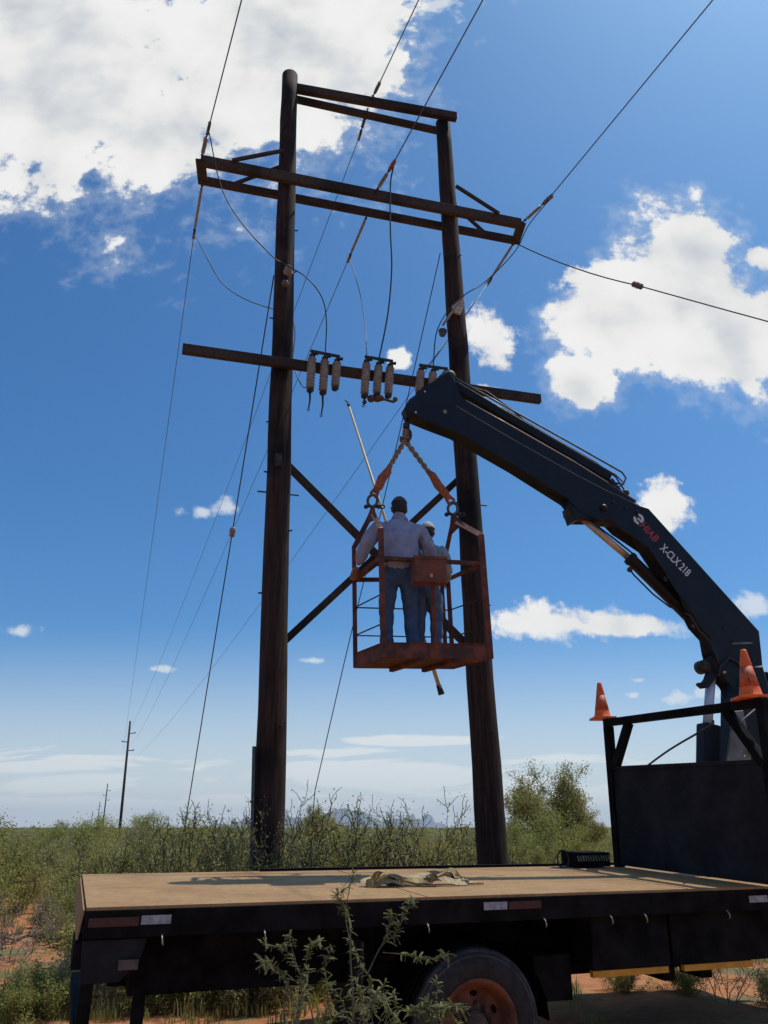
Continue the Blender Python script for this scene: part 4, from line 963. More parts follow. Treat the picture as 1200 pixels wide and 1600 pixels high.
def sling(side_, label, e):
    t = thing('lifting_sling', label, 'sling', hk, 'slings holding up the basket'); E_ = V(e) - hk; d = E_.normalized(); x = d.cross(V((0, 1, 0))).normalized()
    bm = BM(); n = 40; 
    for ph in (0, math.pi):
        pts = [d * (E_.length * .62 * i / n) + x * math.sin(i * .55 + ph) * .016 + V((0, 1, 0)) * math.cos(i * .55 + ph) * .014 for i in range(n + 1)]
        tube(bm, pts, .018, 7)
    obj('twisted_webbing', bm, M_ROPE, t, True)
    bm = BM(); L = E_.length; pts = [d * L * f + x * o for f, o in ((.50, 0), (.56, .01), (.7, -.006), (.84, .008), (.93, 0))]
    tube(bm, pts, [.03, .047, .055, .05, .03], 10)
    for v_ in bm.verts: v_.co += x * rnd.uniform(-.004, .004)
    tube(bm, [d * L * .86 + x * .02, d * L * .97 + x * .045, d * L * 1.0 + x * .02], .018, 7)
    tube(bm, [d * L * .86 - x * .02, d * L * .97 - x * .035, d * L * 1.0 - x * .01], .018, 7)
    obj('protective_sleeve', bm, M_SLEEVE, t)
    return t
def shackle(p, label):
    t = thing('shackle', label, 'shackle', p, 'shackles on the basket hangers')
    bm = BM(); torus(bm, (0, 0, .07), (.25, 1, 0), .058, .017, 20, 8, 1.0, 0, 1.25); obj('bow', bm, M_STEEL, t, True)
    bm = BM(); tube(bm, [(-.085, -.01, -.005), (.085, .01, -.005)], .014, 8); ball(bm, (-.075, 0, -.005), .027, 8); ball(bm, (.07, 0, -.005), .027, 8); torus(bm, (.115, .0, -.005), (.1, 1, 0), .022, .009, 12, 6); obj('shackle_pin', bm, M_DSTEEL, t, True)
for s, w_ in ((0, 'left'), (1, 'right')):
    e = APX[s] + V((0, 0, .20)); sling(s, 'twisted webbing sling with orange sleeve, %s one above the basket' % w_, e); shackle(APX[s] + V((0, 0, .07)), 'steel shackle at the %s top corner of the basket' % w_)

# hot stick
a = onY(543, 628, 9.12); b = onY(690, 1085, 9.12); d = (b - a)
HS = thing('hot_stick', 'long yellow fibreglass pole reaching up past the basket', 'pole tool', b); 
bm = BM(); tube(bm, [a + d * .02 - b, a + d * .975 - b], [.013, .024], 10); obj('rod', bm, M_STICK, HS, True)
bm = BM(); tube(bm, [a + d * .972 - b, V((0, 0, 0))], [.03, .038], 10); obj('rubber_butt', bm, M_GRIP, HS, True)
bm = BM(); tube(bm, [a + d * .02 - b, a - b, a - b + V((-.03, 0, .03))], .011, 6); ball(bm, a + d * .012 - b, .022, 8); obj('hook_head', bm, M_DSTEEL, HS)

# ------------------------------------------------------------------ people
def skin_mesh(nodes, edges, root, sub=2):
    """nodes: {name: (co, rx, ry)}"""
    me = bpy.data.meshes.new('s'); keys = list(nodes); idx = {k: i for i, k in enumerate(keys)}
    me.from_pydata([tuple(nodes[k][0]) for k in keys], [(idx[a], idx[b]) for a, b in edges], [])
    ob = bpy.data.objects.new('s', me); C.objects.link(ob)
    md = ob.modifiers.new('skin', 'SKIN'); md.use_smooth_shade = True; md.branch_smoothing = .6
    sv = me.skin_vertices[0].data
    for k in keys:
        sv[idx[k]].radius = (nodes[k][1], nodes[k][2]); sv[idx[k]].use_root = (k == root)
    s = ob.modifiers.new('sub', 'SUBSURF'); s.levels = s.render_levels = sub
    dg = bpy.context.evaluated_depsgraph_get(); dg.update()
    out = bpy.data.meshes.new_from_object(ob.evaluated_get(dg)); bpy.data.objects.remove(ob); return out
def join_meshes(ms):
    bm = BM()
    for m in ms: bm.from_mesh(m)
    me = bpy.data.meshes.new('body'); bm.to_mesh(me); bm.free(); me.polygons.foreach_set('use_smooth', [True] * len(me.polygons)); return me
def bm_mesh(bm):
    me = bpy.data.meshes.new('x'); bm.to_mesh(me); bm.free(); return me
def hand(wrist, d, palmn, side_, curl=.7, sz=1.0):
    """five-fingered hand: d = direction of the palm, palmn = palm normal, returns meshes"""
    d = V(d).normalized(); n = V(palmn); n = (n - d * n.dot(d)).normalized(); x = d.cross(n) * side_; w_ = V(wrist); out = []
    nodes = {'w': (w_, .026 * sz, .02 * sz), 'p': (w_ + d * .05 * sz, .038 * sz, .017 * sz), 'k': (w_ + d * .09 * sz, .040 * sz, .014 * sz)}
    bm = BM(); M3 = Matrix((x, n, d)).transposed(); ball(bm, w_ + d * .055 * sz, 1, 12, (.042 * sz, .018 * sz, .055 * sz), M3); out.append(bm_mesh(bm))
    for i, (o, L) in enumerate(((-.030, .075), (-.010, .085), (.010, .08), (.029, .062))):
        p = w_ + d * .088 * sz + x * o * sz; a = 0; pts = [w_ + d * .06 * sz + x * o * .8 * sz, p]
        for seg, f in enumerate((.45, .32, .25)):
            a += curl * (.6 + .1 * i) ; p = p + (d * math.cos(a) + n * math.sin(a)) * L * f * sz; pts.append(p)
        bm = BM(); tube(bm, pts, [.010 * sz, .0098 * sz, .009 * sz, .008 * sz, .006 * sz], 8); out.append(bm_mesh(bm))
    p = w_ + d * .03 * sz - x * .03 * sz; q = p + (d * .6 - x * .6 + n * .45).normalized() * .04 * sz; r = q + (d * .8 - x * .05 + n * .6).normalized() * .032 * sz
    bm = BM(); tube(bm, [w_ + d * .02 * sz - x * .01 * sz, p, q, r], [.013 * sz, .013 * sz, .011 * sz, .008 * sz], 8); out.append(bm_mesh(bm))
    return out
def build_person(label, origin, J, facing, shirtm, jeanm, capm, sc=1.0, belly=1.0, hands=None, capbrim=True, name='person'):
    """J: joint dict in local metres; origin between the feet"""
    P = {k: V(v) * sc for k, v in J.items()}
    f = V(facing).normalized(); rt = f.cross(V((0, 0, 1))).normalized()
    g = sc
    def nd(k, a, b=None): return (P[k], a * g, (b if b else a) * g)
    B = belly
    nodes = {'pelvis': nd('pelvis', .120 * B, .09 * B), 'waist': nd('waist', .112 * B, .09 * B), 'chest': nd('chest', .165 * B, .115 * B), 'neckb': nd('neckb', .075, .07), 'neck': nd('neck', .058, .058), 'skull': nd('skull', .074, .086), 'crown': nd('crown', .055, .062)}
    E = [('pelvis', 'waist'), ('waist', 'chest'), ('chest', 'neckb'), ('neckb', 'neck'), ('neck', 'skull'), ('skull', 'crown')]
    for s in 'LR':
        nodes.update({'sh' + s: nd('sh' + s, .072), 'el' + s: nd('el' + s, .046), 'wr' + s: nd('wr' + s, .028, .024), 'hip' + s: nd('hip' + s, .095), 'kn' + s: nd('kn' + s, .062), 'an' + s: nd('an' + s, .042), 'toe' + s: nd('toe' + s, .036, .03)})
        E += [('chest', 'sh' + s), ('sh' + s, 'el' + s), ('el' + s, 'wr' + s), ('pelvis', 'hip' + s), ('hip' + s, 'kn' + s), ('kn' + s, 'an' + s), ('an' + s, 'toe' + s)]
    body = skin_mesh(nodes, E, 'pelvis', 2)
    extra = [body]
    # face: nose, ears, brows, eyes, lips in the same mesh
    hc = P['skull']; bm = BM()
    ball(bm, hc + V((0, 0, .01)) * g, .092 * g, 16, (.86, 1.02, 1.2), Matrix((rt, f, V((0, 0, 1)))).transposed())
    ball(bm, hc + (f * .095 + V((0, 0, -.012))) * g, .017 * g, 8, (.8, 1.2, 1.3)); ball(bm, hc + (f * .075 + V((0, 0, -.075))) * g, .032 * g, 8)
    for s in (-1, 1):
        ball(bm, hc + (rt * s * .083 + f * .0 + V((0, 0, -.01))) * g, .026 * g, 8, (.4, .8, 1.2), Matrix((rt, f, V((0, 0, 1)))).transposed())
        ball(bm, hc + (rt * s * .032 + f * .088 + V((0, 0, .012))) * g, .011 * g, 8)
    ball(bm, hc + (f * .092 + V((0, 0, -.048))) * g, .018 * g, 8, (1.3, .5, .4)); extra.append(bm_mesh(bm))
    for s in 'LR':
        side_ = 1 if s == 'R' else -1; d = (P['wr' + s] - P['el' + s]).normalized()
        hd, pn_ = (hands or {}).get(s, (d, V((0, 0, -1)))); extra += hand(P['wr' + s] + d * .01, hd, pn_, side_, .55, g)
    me = join_meshes(extra); root = link(name, me, M_SKIN); root.location = origin; tag(root, label, 'person', None)
    # shirt
    cn = {'pelvis': (P['pelvis'] + V((0, 0, -.075)), .172 * B * g, .145 * B * g), 'waist': (P['waist'], .165 * B * g, .135 * B * g), 'chest': (P['chest'], .185 * B * g, .135 * B * g), 'neckb': (P['neckb'] + V((0, 0, -.01)), .09 * g, .082 * g), 'collar': (P['neckb'].lerp(P['neck'], .45), .066 * g, .066 * g)}
    CE = [('pelvis', 'waist'), ('waist', 'chest'), ('chest', 'neckb'), ('neckb', 'collar')]
    for s in 'LR':
        cn.update({'sh' + s: (P['sh' + s], .098 * g, .094 * g), 'ue' + s: (P['sh' + s].lerp(P['el' + s], .55), .086 * g, .082 * g), 'el' + s: (P['el' + s], .072 * g, .070 * g), 'wr' + s: (P['el' + s].lerp(P['wr' + s], .92), .043 * g, .04 * g)})
        CE += [('chest', 'sh' + s), ('sh' + s, 'ue' + s), ('ue' + s, 'el' + s), ('el' + s, 'wr' + s)]
    me = skin_mesh(cn, CE, 'pelvis', 3); rr = random.Random(5)
    from mathutils import noise as mn
    me.update()
    for v_ in me.vertices:
        c_ = v_.co; k = mn.noise(V((c_.x * 8 + c_.z * 4, c_.y * 9, c_.z * 3.5))) * .55 + mn.noise(V((c_.x * 20 + 5, c_.y * 20, c_.z * 10))) * .3
        fold = mn.noise(V((c_.x * 15 + c_.z * 2.5, c_.y * 15, c_.z * 3.2 + 7))); fold = (1 - abs(fold) * 3.2) if abs(fold) < .31 else 0
        v_.co = c_ + v_.normal * (k * .030 + fold * .016) * g
    me.polygons.foreach_set('use_smooth', [True] * len(me.polygons)); sh = link('shirt', me, shirtm, root)
    bm = BM(); c0 = P['neckb'].lerp(P['neck'], .35); torus(bm, c0, (P['neck'] - P['neckb']), .058 * g, .022 * g, 18, 7); sh2 = obj('collar', bm, shirtm, sh, True)
    # trousers
    tn = {'waist': (P['waist'] + V((0, 0, .02)), .140 * B * g, .115 * B * g), 'pelvis': (P['pelvis'] + V((0, 0, -.02)), .155 * B * g, .128 * B * g)}; TE = [('waist', 'pelvis')]
    for s in 'LR':
        tn.update({'hip' + s: (P['hip' + s] + V((0, 0, -.03)), .112 * g, .115 * g), 'th' + s: (P['hip' + s].lerp(P['kn' + s], .5), .094 * g, .098 * g), 'kn' + s: (P['kn' + s], .078 * g, .08 * g), 'ca' + s: (P['kn' + s].lerp(P['an' + s], .5), .07 * g, .072 * g), 'an' + s: (P['an' + s] + V((0, 0, .01)), .066 * g, .07 * g)})
        TE += [('pelvis', 'hip' + s), ('hip' + s, 'th' + s), ('th' + s, 'kn' + s), ('kn' + s, 'ca' + s), ('ca' + s, 'an' + s)]
    me = skin_mesh(tn, TE, 'pelvis', 3); me.update()
    for v_ in me.vertices:
        c_ = v_.co; k = mn.noise(V((c_.x * 10, c_.y * 10, c_.z * 12))) * .5; v_.co = c_ + v_.normal * k * .032 * g
    me.polygons.foreach_set('use_smooth', [True] * len(me.polygons)); link('trousers', me, jeanm, root)
    bm = BM(); lathe(bm, P['pelvis'].lerp(P['waist'], .30), P['waist'], [(0, .155 * B * g), (.003, .16 * B * g), (.035, .158 * B * g), (.038, .15 * B * g)], 28)
    for v_ in bm.verts:
        o_ = v_.co - P['pelvis']; o_ -= f * o_.dot(f) * .2; v_.co = P['pelvis'] + o_
    obj('belt', bm, M_GRIP, root, True)
    for s in 'LR':
        bm = BM(); a_ = P['an' + s]; t_ = P['toe' + s]; dd = (t_ - a_); dd.z = 0; dd.normalize()
        ball(bm, a_ + V((0, 0, -.0)) * g, .055 * g, 12, (1, 1, 1.1)); M3 = Matrix((V((0, 0, 1)).cross(dd), dd, V((0, 0, 1)))).transposed(); ball(bm, V((a_.x, a_.y, .047 * g)) + dd * .07 * g, 1, 14, (.05 * g, .145 * g, .045 * g), M3)
        box(bm, V((a_.x, a_.y, .0125)) + dd * .06 * g, (.085 * g, .27 * g, .024), M3, .01); obj('boot', bm, M_BOOT, root, True)
    # hair and cap
    bm = BM(); M3 = Matrix((rt, f, V((0, 0, 1)))).transposed(); ball(bm, hc + (V((0, 0, .012)) - f * .010) * g, .099 * g, 18, (.88, 1.0, 1.18), M3)
    for v_ in list(bm.verts):
        o_ = v_.co - hc; ff = o_.dot(f)
        if (ff > .02 * g and o_.z < .03 * g) or o_.z < -.075 * g: bm.verts.remove(v_)
    bmesh.ops.solidify(bm, geom=bm.faces[:], thickness=.004); obj('hair', bm, M_HAIR, root, True)
    bm = BM(); ball(bm, hc + V((0, 0, .018)) * g, .107 * g, 24, (.9, 1.03, 1.22), M3)
    for v_ in list(bm.verts):
        if (v_.co - hc).z < (.035 if not capbrim else .045) * g: bm.verts.remove(v_)
    bmesh.ops.solidify(bm, geom=bm.faces[:], thickness=.005)
    if capbrim:
        pts = [hc + (rt * math.cos(a) * .085 + f * (.075 + math.sin(a) * .085) + V((0, 0, .05 - .02 * math.sin(a)))) * g for a in [math.pi * k / 10 for k in range(11)]]
        prism(bm, pts, (f * .2 + V((0, 0, 1))), .006)
    ball(bm, hc + V((0, 0, .147)) * g, .009 * g, 8); obj('cap', bm, capm, root, True)
    return root
f1 = V((-.15, 1, 0)).normalized(); r1 = V((1, .15, 0)).normalized()
c1 = Bk(.25, .38, .014); 
def Jx(r, f, z): return r1 * r + f1 * f + V((0, 0, z))
J1 = {'pelvis': Jx(0, -.0, .95), 'waist': Jx(0, .0, 1.13), 'chest': Jx(.01, -.02, 1.36), 'neckb': Jx(.01, .02, 1.52), 'neck': Jx(.02, .07, 1.585), 'skull': Jx(.03, .10, 1.685), 'crown': Jx(.03, .10, 1.745),
      'shL': Jx(-.22, .02, 1.43), 'elL': Jx(-.36, .0, 1.19), 'wrL': Jx(-.42, .10, 1.01), 'shR': Jx(.24, .02, 1.42), 'elR': Jx(.35, .02, 1.17), 'wrR': Jx(.37, .22, 1.06),
      'hipL': Jx(-.11, 0, .86), 'knL': Jx(-.125, .02, .48), 'anL': Jx(-.13, -.02, .09), 'toeL': Jx(-.15, .12, .05), 'hipR': Jx(.11, 0, .86), 'knR': Jx(.125, .04, .48), 'anR': Jx(.15, .0, .09), 'toeR': Jx(.18, .13, .05)}
build_person('stout man in lilac grey shirt, jeans and dark cap standing at the basket left', c1, J1, f1, M_SHIRT, M_JEAN, M_CAP, 1.06, 1.42, {'L': (V((-.4, .6, -.5)), V((.3, 0, -1))), 'R': (V((.3, .9, -.1)), V((0, 0, -1)))})
f2 = V((.25, 1, 0)).normalized(); r2 = V((1, -.25, 0)).normalized()
c2 = Bk(.63, .66, .014)
def Jy(r, f, z): return r2 * r + f2 * f + V((0, 0, z))
J2 = {'pelvis': Jy(0, -.0, .93), 'waist': Jy(0, .0, 1.10), 'chest': Jy(0, .02, 1.32), 'neckb': Jy(0, .04, 1.48), 'neck': Jy(0, .07, 1.55), 'skull': Jy(.0, .10, 1.65), 'crown': Jy(0, .10, 1.71),
      'shL': Jy(-.18, .03, 1.39), 'elL': Jy(-.24, .10, 1.14), 'wrL': Jy(-.18, .28, 1.08), 'shR': Jy(.18, .03, 1.39), 'elR': Jy(.23, .10, 1.14), 'wrR': Jy(.18, .30, 1.06),
      'hipL': Jy(-.10, 0, .84), 'knL': Jy(-.11, .02, .47), 'anL': Jy(-.12, -.02, .09), 'toeL': Jy(-.13, .11, .05), 'hipR': Jy(.10, 0, .84), 'knR': Jy(.09, .05, .47), 'anR': Jy(.10, .02, .09), 'toeR': Jy(.12, .15, .05)}
build_person('smaller worker in pale shirt, faded jeans and light cap half hidden behind the red box', c2, J2, f2, M_SHIRT2, M_JEAN2, M_CAPW, .95, .95, {'L': (V((.2, .9, 0)), V((0, 0, -1))), 'R': (V((-.2, .9, 0)), V((0, 0, -1)))}, False)

# ------------------------------------------------------------------ vegetation
def grow(seed, h, w_, stems, depth=3, gnarl=.35, r0=.022, up=.6, tw=5, spread=1.0, trunk=False, split=3, side=.75):
    """recursive branching; returns segments [(pts, radii)] and twig ends [(p, dir)]"""
    rr = random.Random(seed); segs = []; tips = []
    def br(p, d, L, r, lvl):
        n = 5; pts = [p.copy()]; rad = [r]
        for i in range(n):
            d = (d + V((rr.gauss(0, gnarl), rr.gauss(0, gnarl), rr.gauss(0, gnarl) * .6 + up * .12))).normalized()
            p = p + d * L / n; pts.append(p.copy()); rad.append(r * (1 - .55 * (i + 1) / n))
            if lvl <= 1 or (lvl == depth - 1): tips.append((p.copy(), d.copy(), lvl))
            if lvl > 0 and i >= 1 and rr.random() < side:
                dd = (d + V((rr.gauss(0, .75), rr.gauss(0, .75), rr.gauss(.1, .45)))).normalized(); br(p, dd, L * rr.uniform(.45, .72), rad[-1] * .65, lvl - 1)
        segs.append((pts, rad))
        if lvl > 0:
            for k in range(split - 1):
                dd = (d + V((rr.gauss(0, .5), rr.gauss(0, .5), rr.gauss(.1, .35)))).normalized(); br(p, dd, L * rr.uniform(.5, .75), rad[-1] * .8, lvl - 1)
    for s in range(stems):
        a = 2 * math.pi * (s + rr.random() * .6) / stems; o = rr.uniform(.15, 1) * spread
        d = V((math.cos(a) * o, math.sin(a) * o, up + rr.uniform(.2, .6))).normalized()
        b = V((math.cos(a) * .08 * w_, math.sin(a) * .08 * w_, -.05)) if not trunk else V((0, 0, -.05))
        br(b, d, h * .42 * rr.uniform(.75, 1.1), r0 * rr.uniform(.7, 1.1), depth - 1)
    # fit to the wanted height and width
    mz = max(t[0].z for t in tips); mx = max(abs(t[0].x) for t in tips); my = max(abs(t[0].y) for t in tips)
    sz, sx = h / mz, w_ / 2 / max(mx, my)
    def fx(p): return V((p.x * sx, p.y * sx, p.z * sz))
    return [([fx(p) for p in pts], rad) for pts, rad in segs], [(fx(p), d, l) for p, d, l in tips]
def pymesh(name, vs, fs):
    me = bpy.data.meshes.new(name); me.from_pydata(vs, [], fs); return me
def stems_mesh(segs, k=4, rmin=.003):
    vs = []; fs = []
    for pts, rad in segs:
        base = len(vs); n = len(pts)
        for i, p in enumerate(pts):
            t_ = (pts[min(i + 1, n - 1)] - pts[max(i - 1, 0)]).normalized(); x = t_.orthogonal().normalized(); y = t_.cross(x)
            for q in range(k):
                a = 2 * math.pi * q / k; c_ = p + (x * math.cos(a) + y * math.sin(a)) * max(rad[i], rmin); vs.append((c_.x, c_.y, c_.z))
        for i in range(n - 1):
            for q in range(k): fs.append((base + i * k + q, base + i * k + (q + 1) % k, base + (i + 1) * k + (q + 1) % k, base + (i + 1) * k + q))
    return pymesh('stems', vs, fs)
def leaves_mesh(tips, per, size, spread, seed, lmax=99, drop=0.0, elong=1.9):
    rr = random.Random(seed); vs = []; fs = []
    for p, d, l in tips:
        if l > lmax or rr.random() < drop: continue
        for _ in range(per):
            c_ = p + V((rr.gauss(0, spread), rr.gauss(0, spread), rr.gauss(0, spread * .8)))
            if c_.z < .03: continue
            a = V((rr.gauss(0, 1), rr.gauss(0, 1), rr.gauss(0, .8))).normalized(); b = a.orthogonal().normalized(); an = rr.uniform(0, 6.28); b = (b * math.cos(an) + a.cross(b) * math.sin(an))
            s = size * rr.uniform(.6, 1.3); i = len(vs)
            for q in (c_ - a * s * elong * .5, c_ + b * s * .5, c_ + a * s * elong * .5, c_ - b * s * .5): vs.append((q.x, q.y, q.z))
            fs.append((i, i + 1, i + 2, i + 3))
    return pymesh('leaves', vs, fs)
PROTO = {}
def proto(key, name, cat, label, group, h, w_, stems, depth, per, size, spread, seed, leafm, barkm, r0=.02, gnarl=.35, up=.6, drop=0, rmin=.003, lmax=99, trunk=False, split=3, sprd=1.0, side=.75, partnames=('stems', 'foliage')):
    segs, tips = grow(seed, h, w_, stems, depth, gnarl, r0, up, spread=sprd, trunk=trunk, split=split, side=side)
    t = thing(name, label, cat, (0, 0, -50), group)
    link(partnames[0], stems_mesh(segs, 4, rmin), barkm, t)
    lv = leaves_mesh(tips, per, size, spread, seed + 1, lmax, drop); link(partnames[1], lv, leafm, t)
    PROTO[key] = dict(t=t, used=False, h=h); return t
proto('olive1', 'creosote_bush', 'bush', '', 'scrub bushes beyond the truck', 1.8, 2.6, 9, 3, 8, .027, .075, 11, L_OLIVE, B_DARK)
proto('olive2', 'creosote_bush', 'bush', '', 'scrub bushes beyond the truck', 1.7, 2.9, 11, 3, 9, .028, .085, 12, L_GREEN, B_DARK)
proto('grey1', 'creosote_bush', 'bush', '', 'scrub bushes beyond the truck', 1.6, 2.4, 10, 3, 8, .025, .075, 13, L_GREY, B_GREY)
proto('dark1', 'creosote_bush', 'bush', '', 'scrub bushes beyond the truck', 1.9, 2.6, 9, 3, 7, .026, .075, 14, L_DARK, B_DARK)
proto('yel1', 'creosote_bush', 'bush', '', 'scrub bushes beyond the truck', 1.5, 2.4, 10, 3, 8, .027, .08, 17, L_YEL, B_GREY)
proto('low1', 'low_shrub', 'bush', '', 'low shrubs on the red soil', .8, 1.5, 16, 2, 16, .022, .055, 15, L_GREEN, B_GREEN, .010)
proto('low2', 'low_shrub', 'bush', '', 'low shrubs on the red soil', .7, 1.4, 16, 2, 14, .020, .055, 16, L_GREY, B_GREY, .010)
proto('bare1', 'thorny_shrub', 'bush', '', 'dark twiggy shrubs behind the deck', 2.5, 3.2, 5, 4, 2, .022, .05, 21, L_OLIVE, B_DARK, .030, .36, .42, .45, .0048, 99, sprd=1.25, side=.8)
proto('bare2', 'thorny_shrub', 'bush', '', 'dark twiggy shrubs behind the deck', 2.4, 3.4, 5, 4, 3, .022, .05, 22, L_YEL, B_DARK, .030, .38, .40, .35, .0048, 99, sprd=1.3, side=.8)
proto('dead1', 'dead_shrub', 'bush', '', 'dry leafless shrubs', 1.3, 2.2, 8, 3, 1, .02, .05, 23, L_STRAW, B_PALE, .014, .4, .4, .8, .004)
proto('tree1', 'mesquite_tree', 'tree', '', 'mesquite trees beyond the scrub', 3.9, 4.6, 6, 4, 9, .040, .13, 31, L_OLIVE, B_DARK, .10, .3, .7, 0, .010, 2, trunk=True, partnames=('trunk', 'crown'))
def place(key, x, y, z=0, rz=None, s=1.0, label=None, sz=None):
    p = PROTO[key]; t = p['t']
    if p['used']: t = dup(t)
    p['used'] = True
    t.location = (x, y, z - .04); t.rotation_euler = (0, 0, rz if rz is not None else rnd.uniform(0, 6.28)); t.scale = (s, s, (sz or s))
    if label: t['label'] = label
    return t
def colX(px, Y): return (px - 600) / F * math.cos(PITCH) * 1.0 * Y / math.cos(PITCH) * (F / 1324.0) if False else (px - 600) / 1324.0 * Y
# tree on the right
place('tree1', colX(852, 34), 33, 0, 3.4, 1.0, 'round crowned mesquite tree between the right pole and the headboard', 1.08)
place('tree1', colX(912, 40), 40, 0, 2.6, .66, 'lower mesquite tree partly behind the headboard post')
place('tree1', colX(500, 60), 60, 0, 1.6, .85, 'small faraway mesquite tree between the poles')
# dark twiggy shrubs between the poles
for i, (px, Y, k, s, lab) in enumerate(((520, 13.2, 'bare1', .98, 'dark twiggy shrub with many bare upright stems right of the left pole'), (590, 12.6, 'bare2', .92, 'dark twiggy shrub in the middle behind the webbing straps'),
        (660, 13.6, 'bare1', .95, 'dark spindly shrub leaning towards the right pole'), (715, 13.0, 'bare2', .82, 'thin branched shrub touching the left side of the right pole'), (468, 14.5, 'bare2', .9, 'leafy dark shrub close to the foot of the left pole'),
        (560, 15.5, 'bare1', .92, 'dark shrub set back between the two poles'))):
    place(k, colX(px, Y), Y, 0, i * 1.7 + .4, s, lab)
# shrubs at the left
for i, (px, Y, k, s, lab) in enumerate(((372, 12.2, 'bare2', .88, 'dark tangled shrub just left of the left pole'), (312, 13.2, 'bare1', .86, 'dark tangled shrub with grey sticks above the deck'), (245, 15, 'bare2', .9, 'brownish shrub behind the left part of the deck'))):
    place(k, colX(px, Y), Y, 0, i * 1.3 + 1.1, s, lab)
place('dark1', colX(392, 9.95), 9.95, 0, 2.2, .62, 'dark leafy bush hiding the foot of the left pole', .98)
place('bare1', colX(440, 9.9), 9.9, 0, .9, .55, 'bare twiggy shrub in front of the left pole foot', .86)
near_specs = [(340, 15.5, 'olive1', 1.0, 'tall olive bush left of the left pole'), (150, 18, 'yel1', 1.05, 'yellow green bush just beyond the rear deck corner, breaking the horizon'), (455, 16, 'yel1', 1.05, 'yellow green bush just right of the left pole'), (-35, 17.0, 'olive2', 1.0, 'large green bush at the left picture edge'), (18, 19, 'olive1', 1.12, 'olive bush behind the red soil patch'), (-75, 11.4, 'dark1', .62, 'shadowy bush cut by the left picture edge'),
              (95, 25, 'grey1', .85, 'grey green bush above the truck tail'), (190, 15.5, 'olive2', .66, 'bright green bush just beyond the rear deck corner'), (215, 13.8, 'grey1', .66, 'grey green bush over the rear of the deck')]
for px, Y, k, s, lab in near_specs: place(k, colX(px, Y), Y, 0, None, s, lab)
cnt = 0
for row, (Y0, Y1, n_, px0, px1) in enumerate(((17, 21, 10, 190, 760), (21, 28, 14, -20, 960), (28, 38, 19, -30, 960), (38, 55, 23, -40, 980), (55, 80, 26, -40, 1000), (17, 32, 8, -420, -40), (32, 75, 14, -480, -50), (20, 60, 9, 980, 1400))):
    for i in range(n_):
        px = px0 + (px1 - px0) * (i + rnd.uniform(.1, .9)) / n_; Y = rnd.uniform(Y0, Y1)
        if 740 < px < 960 and Y < 24: continue
        if 430 < px < 760 and Y < 26: continue
        k = rnd.choice(['olive1', 'olive2', 'grey1', 'dark1', 'yel1', 'yel1']); s = rnd.uniform(.55, 1.08)
        if Y > 20 and rnd.random() < .22: s *= 1.25
        if Y > 26: s *= rnd.uniform(.95, 1.2)
        o = place(k, colX(px, Y), Y, 0, None, s); cnt += 1
        side_w = 'left of the left pole' if px < 400 else ('between the two poles' if px < 750 else 'right of the right pole')
        dist = 'near' if Y < 20 else ('middle distance' if Y < 38 else 'far')
        kind = {'olive1': 'olive', 'olive2': 'fresh green', 'grey1': 'grey green', 'dark1': 'dark olive', 'yel1': 'yellow green'}[k]
        o['label'] = '%s creosote bush in the %s scrub %s' % (kind, dist, side_w); o['group'] = '%s %s bushes %s' % (kind, dist, side_w)
for px, Y, k, s, lab in ((30, 9.0, 'low1', .5, 'low green shrub at the bottom left corner'), (75, 8.9, 'low1', .45, 'low green shrub beside the truck tail at the bottom'), (100, 14.2, 'low2', .4, 'low grey shrub on the red soil left of the truck'), (110, 16.5, 'low2', .9, 'low grey shrub at the soil edge by the deck corner'),
                         (175, 10.6, 'low1', .95, 'green shrub filling the gap below the rear overhang'), (240, 11.2, 'low2', .95, 'grey shrub farther back under the rear of the deck'), (300, 10.9, 'low1', 1.0, 'leafy low shrub under the deck behind the black filler box'), (365, 11.0, 'low1', .95, 'leafy low shrub under the deck left of the sapling'), (435, 11.3, 'low1', .9, 'leafy low shrub seen through the sapling stems'), (505, 10.6, 'low2', .9, 'grey low shrub seen between sapling and wheel'), (120, 9.1, 'low1', .6, 'small green shrub by the rear support leg'), (190, 9.2, 'dead1', .5, 'small dry shrub between the rear support legs'),
                         (150, 9.6, 'low2', .8, 'low grey shrub under the rear overhang'), (215, 9.8, 'dead1', .6, 'pale dry shrub seen under the rear of the truck'), (270, 9.4, 'low1', .85, 'low green shrub seen under the deck left part'), (330, 9.9, 'low1', .9, 'low green shrub under the deck near the tank'), (400, 9.5, 'low2', .9, 'low grey shrub under the deck middle'), (470, 10, 'low1', .9, 'low green shrub behind the rear wheels left side'),
                         (45, 12.4, 'dead1', .75, 'dry leafless shrub with dark curved branches on red soil'), (5, 9.6, 'dead1', .6, 'pale dry shrub at the lower left edge'), (1040, 10.2, 'low1', .42, 'small green shrub on the red soil under the yellow strips'), (1095, 9.8, 'dead1', .45, 'small dry shrub on the red soil at the lower right'), (945, 10.3, 'low1', .35, 'small green tuft beside the fuel tank at the lower right'), (1180, 9.6, 'low2', .6, 'low grey shrub at the lower right corner'),
                         (830, 13, 'low2', .8, 'low grey shrub right of the right pole foot'), (890, 15, 'low1', .9, 'low green shrub left of the slatted vent box'), (800, 17, 'low2', .9, 'low grey shrub behind the right pole foot'), (860, 20, 'low1', 1.1, 'rounded low shrub below the mesquite tree'), (640, 17, 'low1', .8, 'low green shrub between the poles on open soil'), (560, 19, 'low2', .9, 'low grey shrub between the poles farther back')):
    place(k, colX(px, Y), Y, 0, None, s, lab)

